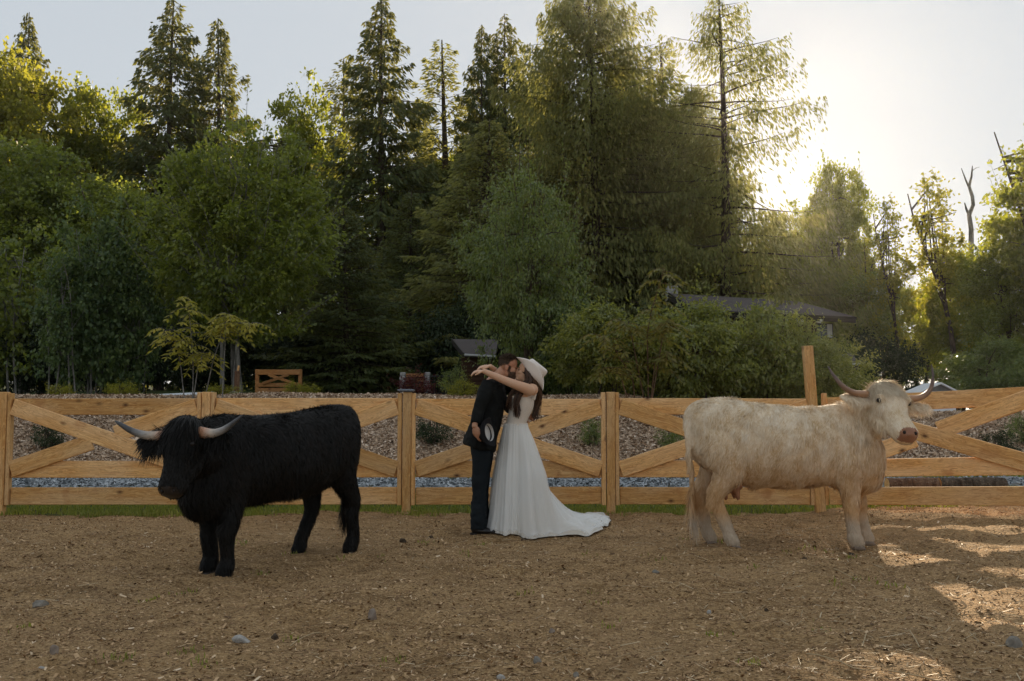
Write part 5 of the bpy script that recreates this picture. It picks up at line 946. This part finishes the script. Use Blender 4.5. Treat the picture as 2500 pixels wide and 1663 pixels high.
# skirt: from the waist to a hem polygon on the ground, train trailing to the right
hemp = [(-0.25, 10.30), (-0.17, 10.10), (-0.06, 9.97), (0.07, 9.99), (0.20, 9.90), (0.42, 10.05), (0.60, 9.98), (0.763, 10.02), (0.92, 10.3), (1.03, 10.62), (1.075, 11.0), (0.96, 11.4), (0.72, 11.5), (0.40, 11.2), (0.10, 10.85), (-0.12, 10.65), (-0.24, 10.48)]
cxy = np.array([KB(498, 620)[0] + BGO[0], PD]); hp_ = np.array(hemp); ang = np.arctan2(hp_[:, 1] - cxy[1], hp_[:, 0] - cxy[0]); rad = np.hypot(hp_[:, 0] - cxy[0], hp_[:, 1] - cxy[1]); o_ = np.argsort(ang); ang, rad = ang[o_], rad[o_]
NT_ = 300; th = np.linspace(-PI, PI, NT_, endpoint=False); rh = np.interp(th, np.r_[ang[-1] - 2 * PI, ang, ang[0] + 2 * PI], np.r_[rad[-1], rad, rad[0]]); ker = np.hanning(15); ker /= ker.sum(); rh = np.convolve(np.r_[rh[-7:], rh, rh[:7]], ker, 'valid')
wx, wy = 0.115, 0.125; rw_ = 1 / np.sqrt((np.cos(th) / wx) ** 2 + (np.sin(th) / wy) ** 2); zw = KB(500, 612)[2]
wt_ = smooth01((rh - 0.38) / 0.45)
zl = np.array([zw, 1.0, 0.93, 0.75, 0.59, 0.45, 0.32, 0.22, 0.14, 0.08, 0.04, 0.015]); s_tr = np.array([0, 0.018, 0.030, 0.070, 0.135, 0.225, 0.34, 0.44, 0.56, 0.70, 0.85, 1.0]); s_fr = np.array([0, 0.14, 0.24, 0.44, 0.60, 0.67, 0.74, 0.80, 0.86, 0.91, 0.96, 1.0])
g = np.random.RandomState(5); rings = []
ph = g.uniform(0, 6.28, 6)
fold = 0.6 * np.sin(10 * th + ph[0] + 1.8 * np.sin(2 * th)) + 0.32 * np.sin(19 * th + ph[1] + 3 * np.sin(3 * th + 1)) + 0.18 * np.sin(37 * th + ph[2] + 3 * np.sin(2 * th)) + 0.4 * np.sin(5 * th + ph[4])
for k in np.linspace(0, len(zl) - 1, 60):
    z = np.interp(k, np.arange(len(zl)), zl); s = (1 - wt_) * np.interp(k, np.arange(len(zl)), s_fr) + wt_ * np.interp(k, np.arange(len(zl)), s_tr); v_ = 1 - z / zw
    r = rw_ * (1 - s) + rh * s; A_ = (0.005 + 0.034 * v_ ** 1.1) * np.minimum(1.0, r / 0.3); r = r + A_ * fold
    lump = wt_ * smooth01((0.16 - z) / 0.14) * (0.035 * np.abs(np.sin(th * 11 + r * 9 + ph[3])) + 0.025 * np.sin(r * 16 + 5 * th)) * smooth01((1.08 * rh - r) / 0.12)
    lean = 0.0
    x = cxy[0] + r * np.cos(th); y = cxy[1] + r * np.sin(th) ; zz = z + np.maximum(lump, -z + 0.012)
    gr = padd(x, y) - gz0; zz = zz + gr * smooth01((0.3 - z) / 0.3)
    rings.append(np.stack([x - BGO[0], y - PD, zz], 1))
V, F = ring_loft(rings, False); sk = make_mesh('skirt', V, F, True); skirt_o = obj('skirt', solid(sk, 0.003), CHIF, bride)
# sheer outer layer with its own, looser folds
m = Mat('sheer_tulle', 0.7, 0.1); m.base((0.95, 0.95, 0.93)); tp_ = m.n('ShaderNodeBsdfTransparent'); mx = m.n('ShaderNodeMixShader'); mx.inputs[0].default_value = 0.42; m.t.links.new(tp_.outputs[0], mx.inputs[1]); m.t.links.new(m.b.outputs[0], mx.inputs[2]); m.t.links.new(mx.outputs[0], m.out.inputs[0]); TULLE = m.m
g = np.random.RandomState(15); ph2 = g.uniform(0, 6.28, 6); f2 = 0.55 * np.sin(8 * th + ph2[0] + 2 * np.sin(3 * th)) + 0.45 * np.sin(15 * th + ph2[1] + 3 * np.sin(2 * th)) + 0.35 * np.sin(31 * th + ph2[2] + 4 * np.sin(3 * th)); r2 = []
for j, rg in enumerate(rings[:-1]):
    v_ = j / 59.0; c_ = np.array([cxy[0] - BGO[0], 0.0]); dx = rg[:, :2] - c_; L_ = np.hypot(dx[:, 0], dx[:, 1]); k_ = (L_ + 0.006 + (0.007 + 0.026 * v_) * (0.5 + 0.5 * f2) * np.minimum(1, L_ / 0.3)) / L_; zz = rg[:, 2] + 0.008 + 0.03 * v_ ** 3 * np.abs(np.sin(th * 13 + ph2[3] + 7 * v_))
    r2.append(np.stack([c_[0] + dx[:, 0] * k_, c_[1] + dx[:, 1] * k_, zz], 1))
V, F = ring_loft(r2, False); obj('overlay', make_mesh('overlay', V, F, True), TULLE, skirt_o)
obj('belt', make_mesh('belt', *ring_loft([np.stack([np.cos(th) * 0.113 + KB(500, 612)[0], np.sin(th) * 0.134, np.full(NT_, zw + dz)], 1) for dz in (-0.012, 0.016)], False), True), LACE, bride)
# long hair
def locks(name, strands, mat, parent, r=0.0045, seed=3, wav=0.022):
    g = np.random.RandomState(seed); ps = []
    for pts, n, spread in strands:
        pts = np.array(pts)
        for i in range(n):
            o = g.normal(0, 1, 3) * spread; s = spline(pts + o * np.linspace(0.45, 1.0, len(pts))[:, None], 16); t = np.linspace(0, 1, 16); p0 = g.rand() * 6
            s[:, 0] += wav * np.sin(t * 13 + p0 * 0.5) * t; s[:, 1] += wav * np.cos(t * 11 + p0) * t; cut = g.uniform(0.82, 1.0); e = max(6, int(16 * cut)); ps.append((s[:e], r * g.uniform(0.5, 1.2) * (1 - 0.8 * np.linspace(0, 1, e) ** 2) + 0.001))
    o = obj(name, tubes(name, ps, 5), mat, parent); o['kind'] = 'stuff'; return o
k3 = K3
locks('hair', [([k3(1060, 265, 0), k3(1110, 330, -0.07), k3(1130, 430, -0.085), k3(1120, 530, -0.085), k3(1060, 600, -0.11), k3(960, 720, -0.16), k3(930, 880, -0.165), k3(920, 1010, -0.16), k3(890, 1150, -0.15)], 170, 0.014),
               ([k3(1090, 250, 0), k3(1160, 340, -0.05), k3(1190, 450, -0.06), k3(1210, 540, -0.06), k3(1240, 650, -0.03), k3(1270, 800, 0.0), k3(1255, 950, 0.02), k3(1215, 1080, 0.0), k3(1170, 1180, 0.0)], 150, 0.015),
               ([k3(1100, 250, 0), k3(1180, 340, 0.02), k3(1220, 450, 0.03), k3(1235, 560, 0.03), k3(1230, 640, 0.03)], 130, 0.019),
               ([k3(1060, 265, 0), k3(1080, 330, -0.078), k3(1085, 430, -0.085), k3(1080, 510, -0.08), k3(1010, 570, -0.10), k3(860, 720, -0.12), k3(800, 900, -0.12), k3(780, 1020, -0.10)], 60, 0.010)], HAIR_F, bride)
cap_, ca_ = ell_vf(BA(-0.016, 0, 0.045), Bax, np.array((0.103, 0.083, 0.094)) * 0.93, 14)
loc_ = (cap_ - bc) @ Bax.T; keepv = (loc_[:, 0] < 0.045) ; ff = [f for f in ca_ if all(keepv[i] for i in f)]
obj('scalp_hair', make_mesh('scalp_hair', cap_, ff, True), HAIR_F, bride)
hb = empty('hat', (0, 0, 0)); hb.parent = bride; add_hat('hat', hb, HATW, HATW, None, rx=0.118, ry=0.100, brim=0.088, curl=0.105, dip=0.012, ch=0.13, pinch=0.36)
hz = Vector((0.78, -0.10, 0.62)).normalized(); hx = Vector((-0.60, 0.0, 0.80)); hx = (hx - hz * hx.dot(hz)).normalized(); hy = hz.cross(hx); M_ = Matrix((hx, hy, hz)).transposed().to_4x4(); M_.translation = Vector(KB(612, 222, 0.0)); hb.matrix_local = M_
# ------------------------------------------------------------------ buildings and garden things behind the fence
def prism(name, quads, mat, parent, th=0.14):
    """a slab: one polygon given as world points, thickened downwards"""
    o0 = Vector(parent.location); v = [Vector(q) - o0 for q in quads]; n = len(v); V = v + [q - Vector((0, 0, th)) for q in v]
    F = [tuple(range(n)), tuple(range(2 * n - 1, n - 1, -1))] + [(i, i + n, (i + 1) % n + n, (i + 1) % n) for i in range(n)]
    me = make_mesh(name, V, F); bm = bmesh.new(); bm.from_mesh(me); bmesh.ops.recalc_face_normals(bm, faces=bm.faces); bm.to_mesh(me); bm.free(); return obj(name, me, mat, parent)
def wallbox(name, a, b, depth, z0, z1, mat, parent):
    """a box whose front edge runs from a to b (world x, y), going back by depth"""
    a = Vector((a[0], a[1], 0)); b = Vector((b[0], b[1], 0)); d = (b - a).normalized(); n = Vector((-d.y, d.x, 0)) * depth; o0 = Vector(parent.location)
    q = [a, b, b + n, a + n]; V = [p + Vector((0, 0, z0)) - o0 for p in q] + [p + Vector((0, 0, z1)) - o0 for p in q]
    return obj(name, make_mesh(name, V, [(3, 2, 1, 0), (4, 5, 6, 7), (0, 1, 5, 4), (1, 2, 6, 5), (2, 3, 7, 6), (3, 0, 4, 7)]), mat, parent)
m = Mat('asphalt_shingle', 0.9, 0.2); v = m.co(); f = m.noise(v, 2.0, 5); g_ = m.noise(m.mapping(v, (3, 9, 9)), 6, 3); m.base(m.mix(f, m.mix(g_, (0.05, 0.042, 0.04), (0.11, 0.095, 0.088)), (0.12, 0.10, 0.095))); m.bump(g_, 0.6, 0.02); SHING = m.m
m = Mat('brown_siding', 0.8, 0.2); v = m.co(); w = m.n('ShaderNodeTexWave', {'Vector': v, 'Scale': 2.4, 'Distortion': 0.3}, wave_type='BANDS', bands_direction='Z').outputs[0]; m.base(m.mix(m.noise(v, 3, 4), (0.045, 0.022, 0.014), (0.085, 0.042, 0.026))); m.bump(w, 0.6, 0.03); SIDING = m.m
TRIM = plain('dark_trim', (0.035, 0.028, 0.024), 0.7); GUTTER = plain('pale_gutter', (0.55, 0.56, 0.56), 0.4, 0.4); GLASS = plain('window_glass', (0.02, 0.025, 0.03), 0.08, 0.7); CURT = plain('curtain', (0.50, 0.52, 0.50), 0.8); WHITE = plain('white_paint', (0.72, 0.74, 0.76), 0.5, 0.3, 0.05); STONEP = plain('pillar_stone', (0.30, 0.29, 0.28), 0.9, 0.2, 0.4, 9); IRON = plain('dark_iron', (0.02, 0.02, 0.02), 0.5, 0.4)
# brown house on the right
C_, D_, B_, A_ = P(1634, 716, 37), P(1945, 735, 37.5), P(2088, 773, 33.6), P(1700, 756, 33.5)
h0 = (A_ + B_) / 2; hz_ = gz(h0.x, h0.y); house = empty('house', (h0.x, h0.y + 1, hz_)); tag(house, 'low brown house with grey shingle roof behind the bushes', 'house')
rf = prism('roof', [A_, B_, D_, C_], SHING, house, 0.16)
back = Vector((0.5, 4.2, -0.75)); prism('roof', [C_, D_, B_ + back * 2 - Vector((0, 0, -1.45)), A_ + back * 2 - Vector((0, 0, -1.2))], SHING, house, 0.16)
wa = A_ + Vector((0.9, 0.75, 0)); wb_ = B_ + Vector((-1.0, 0.75, 0)); wallbox('wall', wa, wb_, 6.2, hz_ - 0.4, min(A_.z, B_.z) - 0.0, SIDING, house)
def edge(name, a, b, t, h, mat, parent): return board_between(name, a, b, t, h, parent, 0.01, mat)
edge('fascia', A_ + Vector((0, -0.04, -0.12)), B_ + Vector((0, -0.04, -0.12)), 0.05, 0.2, TRIM, house); edge('barge_board', A_ + Vector((-0.04, 0, -0.10)), C_ + Vector((-0.04, 0, -0.10)), 0.05, 0.26, TRIM, house); edge('gutter', A_ + Vector((0.2, -0.11, -0.06)), B_ + Vector((0, -0.11, -0.06)), 0.08, 0.07, TRIM, house)
for px in (1962, 2006): q = P(px, 786, 33.4); edge('rafter_tail', q + Vector((0, 0, 0.02)), q + Vector((0.02, 0.7, 0.12)), 0.06, 0.14, GUTTER, house)
wd = (wb_ - wa).normalized()
def on_wall(px, py):
    q = P(px, py, 34.2); t = (q - wa).dot(wd); return wa + wd * t, q.z
p1, zt = on_wall(1994, 789); p2, _ = on_wall(2036, 789); zb_ = on_wall(2010, 826)[1]; mid_z = (zt + zb_) / 2; nn_ = Vector((wd.y, -wd.x, 0)).normalized()
def flat(p, q, z, off): a = Vector((p.x, p.y, z)) + nn_ * off; b = Vector((q.x, q.y, z)) + nn_ * off; return a, b
wn = edge('window', *flat(p1, p2, mid_z, 0.03), 0.05, zt - zb_, TRIM, house); 
edge('pane', *flat(p1.lerp(p2, 0.06), p1.lerp(p2, 0.60), mid_z, 0.062), 0.02, (zt - zb_) * 0.88, GLASS, house); edge('curtain', *flat(p1.lerp(p2, 0.64), p1.lerp(p2, 0.94), mid_z, 0.062), 0.02, (zt - zb_) * 0.88, CURT, house)
edge('chimney', P(1640, 700, 37.5), P(1640, 735, 37.5), 0.5, 0.4, STONEP, house)
# small dark hut on the left of the groom
A_, B_, C_, D_ = P(1134, 863, 29.5), P(1210, 867, 29.5), P(1216, 829, 31.5), P(1106, 828, 31.5)
h0 = (A_ + B_) / 2; hut = empty('hut', (h0.x, h0.y + 0.5, gz(h0.x, h0.y))); tag(hut, 'small dark hut with grey roof and white gutter left of the groom', 'hut')
prism('roof', [A_, B_, C_, D_], SHING, hut, 0.1); prism('roof', [D_, C_, C_ + Vector((0.2, 2.0, -0.5)), D_ + Vector((0.3, 2.0, -0.5))], SHING, hut, 0.1); wallbox('wall', A_ + Vector((-0.12, 0.4, 0)), B_ + Vector((-0.15, 0.4, 0)), 2.4, hut.location.z - 0.3, A_.z + 0.05, SIDING, hut); edge('gutter', A_ + Vector((0, -0.05, -0.04)), B_ + Vector((0, -0.05, -0.04)), 0.05, 0.06, GUTTER, hut); edge('barge_board', A_ + Vector((-0.03, 0, -0.06)), D_ + Vector((-0.03, 0, -0.06)), 0.04, 0.16, TRIM, hut)
# board gate by the alder
D0 = 28.0; ga = P(628, 960, D0); gb = P(733, 960, D0); gate = empty('board_gate', ((ga.x + gb.x) / 2, D0, gz((ga.x + gb.x) / 2, D0))); tag(gate, 'little orange board gate with crossed brace under the alder', 'gate')
for y0, h in ((909, 13), (940, 10), (953, 11)): edge('board', P(628, y0, D0), P(733, y0, D0), 0.04, h * D0 / FPX, CEDAR_DARK, gate)
edge('brace', P(655, 915, D0 - 0.05), P(722, 938, D0 - 0.05), 0.035, 7 * D0 / FPX, CEDAR_DARK, gate); edge('brace', P(640, 937, D0 - 0.06), P(705, 915, D0 - 0.06), 0.03, 7 * D0 / FPX, CEDAR_DARK, gate)
for px in (628, 733): edge('post', P(px, 990, D0 + 0.06), P(px, 902, D0 + 0.06), 0.1, 0.1, CEDAR_DARK, gate)
D1 = 27.5; g2 = empty('garden_gate', (P(1012, 960, D1).x, D1, gz(P(1012, 960, D1).x, D1))); tag(g2, 'small orange gate hung between two stone pillars', 'gate')
for y0, h in ((917, 9), (929, 9), (942, 9), (953, 9)): edge('board', P(991, y0, D1), P(1034, y0, D1), 0.035, h * D1 / FPX, CEDAR_DARK, g2)
for px, lab in ((983, 'grey stone gate pillar on the far side from the groom'), (1043, 'grey stone gate pillar nearer to the groom')):
    pl = empty('stone_pillar', (P(px, 960, D1).x, D1, gz(P(px, 960, D1).x, D1) - 0.05)); tag(pl, lab, 'pillar', 'stone gate pillars'); hgt = P(px, 909, D1).z - pl.location.z
    rr = random.Random(px)
    for k in range(7): obj('stone', board_mesh(0.15 + rr.uniform(-0.012, 0.012), 0.16, hgt / 7 * 0.97, 0.015), STONEP, pl, (rr.uniform(-0.006, 0.006), 0, hgt * (k + 0.5) / 7), (0, 0, rr.uniform(-0.06, 0.06)))
pf = empty('picket_fence', (P(1080, 960, D1).x, D1 + 0.1, gz(P(1080, 960, D1).x, D1))); tag(pf, 'dark metal picket fence right of the stone pillars', 'fence'); ztop = P(1080, 916, D1).z; zbot = pf.location.z
for k in range(14): x = P(1053 + k * 4.6, 940, D1).x; edge('picket', Vector((x, D1 + 0.1, zbot - 0.05)), Vector((x, D1 + 0.1, ztop)), 0.018, 0.018, IRON, pf)
for z in (ztop - 0.03, zbot + 0.15): edge('rail', Vector((P(1050, 940, D1).x, D1 + 0.14, z)), Vector((P(1116, 940, D1).x, D1 + 0.14, z)), 0.03, 0.03, IRON, pf)
# white hutch on the right, grey shed roof, pale panel
D2 = 26.0; a, b = P(2250, 1010, D2), P(2334, 1010, D2); zr, ze = P(2292, 934, D2).z, P(2292, 956, D2).z; hu_ = empty('hutch', ((a.x + b.x) / 2, D2 + 0.5, min(a.z, gz(a.x, D2)))); tag(hu_, 'small white gabled hutch just beyond the cream cow head', 'hutch')
wallbox('wall', (a.x, D2), (b.x, D2), 0.9, hu_.location.z - 0.2, ze, WHITE, hu_)
xm = P(2294, 940, D2).x; yf, yb = D2 - 0.12, D2 + 1.0
prism('roof', [(a.x - 0.12, yf, ze - 0.02), (xm, yf, zr), (xm, yb, zr), (a.x - 0.12, yb, ze - 0.02)], WHITE, hu_, 0.04); prism('roof', [(xm + 0.002, yf, zr), (b.x + 0.1, yf, ze - 0.02), (b.x + 0.1, yb, ze - 0.02), (xm + 0.002, yb, zr)], WHITE, hu_, 0.04)
o0 = Vector(hu_.location); obj('gable', make_mesh('gable', [Vector((a.x, D2 + 0.01, ze)) - o0, Vector((b.x, D2 + 0.01, ze)) - o0, Vector((xm, D2 + 0.01, zr - 0.045)) - o0, Vector((a.x, D2 + 0.06, ze)) - o0, Vector((b.x, D2 + 0.06, ze)) - o0, Vector((xm, D2 + 0.06, zr - 0.045)) - o0], [(0, 1, 2), (5, 4, 3), (0, 3, 4, 1), (1, 4, 5, 2), (2, 5, 3, 0)]), plain('gable_grey', (0.16, 0.17, 0.18)), hu_)
D3 = 30; A_, B_, C_, DD_ = P(2060, 889, D3), P(2100, 889, D3), P(2080, 862, D3 + 2), P(2030, 862, D3 + 2); sh = empty('shed', (A_.x, D3 + 1, gz(A_.x, D3))); tag(sh, 'grey shed roof with short white edge behind the cow horn', 'shed'); prism('roof', [A_, B_, C_, DD_], SHING, sh, 0.08); edge('gutter', A_ + Vector((0.25, -0.04, 0)), B_ + Vector((0, -0.04, 0)), 0.04, 0.06, GUTTER, sh); wallbox('wall', A_ + Vector((0.05, 0.2, 0)), B_ + Vector((-0.05, 0.2, 0)), 1.5, sh.location.z - 0.2, A_.z - 0.03, SIDING, sh)
D4 = 25.5; a, b = P(352, 972, D4), P(492, 968, D4); zt = P(420, 964, D4).z; cf = empty('cold_frame', ((a.x + b.x) / 2, D4 + 0.4, gz(a.x, D4))); tag(cf, 'long pale flat lid just above the fence beside the sapling', 'garden frame')
prism('lid', [(a.x, D4, a.z + 0.03), (b.x, D4, zt + 0.02), (b.x + 0.05, D4 + 0.9, zt + 0.10), (a.x + 0.1, D4 + 0.9, a.z + 0.12)], WHITE, cf, 0.05); wallbox('side', (a.x + 0.08, D4 + 0.06), (b.x - 0.08, D4 + 0.06), 0.75, cf.location.z - 0.3, min(a.z, zt) - 0.05, plain('frame_grey', (0.25, 0.27, 0.3)), cf)

# ------------------------------------------------------------------ logs, stones, straw, clods
def rock_mesh(seed, r, rough=0.25, sub=3):
    bm = bmesh.new(); bmesh.ops.create_icosphere(bm, subdivisions=sub, radius=1.0); rr = random.Random(seed); off = Vector((rr.uniform(-9, 9), rr.uniform(-9, 9), rr.uniform(-9, 9)))
    cuts = [(Vector((rr.gauss(0, 1), rr.gauss(0, 1), rr.gauss(0, 0.7))).normalized(), rr.uniform(0.45, 0.75)) for _ in range(9)]
    for v in bm.verts:
        p = v.co.copy()
        for n, d in cuts:
            k = p.dot(n)
            if k > d: p -= n * (k - d) * 0.9
        p *= 1 + rough * 0.5 * mnoise.noise(p * 1.7 + off); v.co = Vector((p.x * r[0], p.y * r[1], p.z * r[2]))
    me = bpy.data.meshes.new('stone'); bm.to_mesh(me); bm.free(); me.polygons.foreach_set('use_smooth', np.ones(len(me.polygons), dtype=bool)); return me
def stone_mat(name, c, d):
    m = Mat(name, 0.85, 0.25); v = m.co(); f = m.noise(v, 18, 5, 0.65); m.base(m.mix(m.ramp(f, [(0.35, 0), (0.65, 1)]), c, d)); m.bump(f, 0.5, 0.01); return m.m
ST_G = stone_mat('grey_stone', (0.15, 0.135, 0.11), (0.28, 0.25, 0.21)); ST_P = stone_mat('pale_stone', (0.30, 0.28, 0.25), (0.46, 0.44, 0.40)); ST_B = stone_mat('brown_stone', (0.17, 0.13, 0.10), (0.30, 0.24, 0.19)); ST_D = stone_mat('dark_clod', (0.045, 0.030, 0.018), (0.11, 0.075, 0.045))
GS = 'stones lying in the paddock'
def gpt(px, py): D = CAMH * FPX / (py - 1000.0); return (px - 1250) * D / FPX, D
for i, (px, py, w, h, mt, lab) in enumerate([
    (110, 1474, 46, 22, ST_G, 'flat angular grey stone in front of the bull, far left'), (150, 1588, 26, 30, ST_B, 'small upright brownish stone at the lower left'), (123, 1613, 24, 12, ST_P, 'white flat pebble at the lower left'),
    (598, 1553, 46, 28, ST_P, 'pale wedge shaped stone in the left foreground'), (682, 1546, 26, 18, ST_D, 'black crumbly clod beside the pale wedge stone'), (913, 1505, 36, 34, ST_B, 'upright brownish stone in the foreground left of centre'),
    (1311, 1624, 26, 24, ST_G, 'round grey stone in the bottom foreground'), (1222, 1661, 34, 20, ST_P, 'pale stone cut by the bottom edge'), (1598, 1386, 22, 13, ST_G, 'small grey stone right of the dress train'),
    (2458, 1566, 46, 34, ST_G, 'smooth grey stone at the lower right'), (1724, 1487, 18, 11, ST_P, 'small white pebble in the right foreground'), (1405, 1650, 18, 15, ST_G, 'small grey stone beside a twig at the bottom'), (1345, 1544, 18, 14, ST_B, 'tiny reddish stone in the middle foreground'),
    (2492, 1254, 26, 24, ST_B, 'rounded brown stone by the fence at the right edge'), (985, 1322, 20, 13, ST_D, 'dark clod behind the bull hind leg'), (1055, 1306, 18, 12, ST_D, 'small dark clod left of the groom boot'), (1278, 1310, 18, 12, ST_D, 'dark clod touching the dress hem'), (1955, 1366, 18, 10, ST_D, 'dark clod under the cream cow belly'), (2070, 1345, 20, 8, ST_D, 'dark clod by the cream cow front hoof'), (1862, 1482, 16, 12, ST_D, 'dark clod in the right foreground')]):
    x, y = gpt(px, py); s = y / FPX; z = float(padd(np.array([x]), np.array([y]))[0]); w_, h_ = w * s / 2, h * s / 2
    o = obj('stone' if mt is not ST_D else 'dirt_clod', rock_mesh(i + 3, (w_, w_ * 0.75, h_ * 1.15), 0.5 if mt is ST_D else 0.25), mt, None, (x, y + w_ * 0.4, z + h_ * 0.35), (0, 0, i * 1.1)); tag(o, lab, 'stone' if mt is not ST_D else 'clod', GS if mt is not ST_D else 'dark clods in the paddock')
x, y = P(572, 965, 25.2).x, 25.2; o = obj('boulder', rock_mesh(50, (0.21, 0.16, 0.12), 0.3), ST_P, None, (x, y, P(572, 964, 25.2).z)); tag(o, 'pale boulder on the bank top above the fence rail', 'boulder')
for i, (x0, y0, x1, y1, lab) in enumerate([(1955, 1605, 2095, 1634, 'long straw stalk pointing left in the bottom right'), (2150, 1627, 2295, 1648, 'longest straw stalk at the bottom right'), (2190, 1530, 2226, 1576, 'steep straw stalk right of the middle'), (2089, 1579, 2102, 1541, 'short upright straw stalk right of the middle'), (718, 1568, 788, 1538, 'curved straw stalk in the left foreground'), (2230, 1517, 2270, 1523, 'short flat straw stalk in the right foreground'), (2025, 1392, 2085, 1410, 'thin straw stalk below the cream cow')]):
    a, b = gpt(x0, y0), gpt(x1, y1); k = np.linspace(0, 1, 6); xs_ = a[0] + (b[0] - a[0]) * k; ys_ = a[1] + (b[1] - a[1]) * k; pts = np.stack([xs_, ys_, padd(xs_, ys_) + 0.012 + 0.012 * np.sin(k * PI)], 1); c0 = pts.mean(0)
    o = obj('straw_stalk', tubes('straw_stalk', [(pts - c0, np.full(6, 0.0035))], 5), MAT_STRAW, None, tuple(c0)); tag(o, lab, 'straw', 'long straw stalks in the foreground')
for i, (xa, xb, lab) in enumerate([(2165, 2288, 'short barkless log lying behind the cream cow chest'), (2292, 2452, 'dark log lying behind the fence at the right')]):
    DL = 14.6; a, b = P(xa, 1168, DL), P(xb, 1168, DL); r = 0.105; zc_ = gz((a.x + b.x) / 2, DL) + r * 0.85; L = b.x - a.x; k = np.linspace(0, 1, 12)
    lg = empty('log', ((a.x + b.x) / 2, DL, zc_)); tag(lg, lab, 'log', 'logs behind the fence')
    th = np.linspace(0, 2 * PI, 18, endpoint=False); gg = np.random.RandomState(i); rings = [np.stack([np.full(18, -L / 2 + L * t), np.cos(th) * r * (1 + 0.06 * np.sin(3 * th + t * 5) + gg.normal(0, 0.015, 18)), np.sin(th) * r * (1 + 0.05 * np.sin(2 * th + t * 7))], 1) for t in k]
    obj('bark', make_mesh('bark', *ring_loft(rings, False), True), BARK_R if i == 0 else BARK, lg)
    for s in (0, -1): obj('cut_end', make_mesh('cut_end', rings[s] * np.array([1.001, 0.97, 0.97]), [tuple(range(18))]), MAT_CEDAR, lg)
sp_ = empty('broken_post', (P(578, 950, 26).x, 26, gz(P(578, 950, 26).x, 26))); tag(sp_, 'weathered broken timber post near the pale boulder', 'post'); obj('shaft', board_mesh(0.13, 0.12, 0.75, 0.02), BARK_R, sp_, (0, 0, 0.33), (0.02, 0.03, 0.2)); obj('splinter', board_mesh(0.05, 0.05, 0.16, 0.015), MAT_CEDAR, sp_, (0.03, 0, 0.76), (0, 0.12, 0))
# ------------------------------------------------------------------ thin haze in the low sun
hz_b = obj('haze', make_mesh('haze', [(x, y, z) for z in (-4, 26) for x in (-950, 950) for y in (-650, 1250)], [(0, 1, 3, 2), (4, 6, 7, 5), (0, 4, 5, 1), (2, 3, 7, 6), (0, 2, 6, 4), (1, 5, 7, 3)]))
hm_ = bpy.data.materials.new('haze_air'); hm_.use_nodes = True; ht = hm_.node_tree; ht.nodes.clear(); hv = ht.nodes.new('ShaderNodeVolumePrincipled'); hv.inputs['Density'].default_value = 0.0002; hv.inputs['Color'].default_value = (0.95, 0.95, 0.95, 1); hv.inputs['Anisotropy'].default_value = 0.82
ht.links.new(hv.outputs[0], ht.nodes.new('ShaderNodeOutputMaterial').inputs['Volume']); hz_b.data.materials.append(hm_); tag(hz_b, 'thin warm haze in the low sun', 'haze', None, 'stuff')
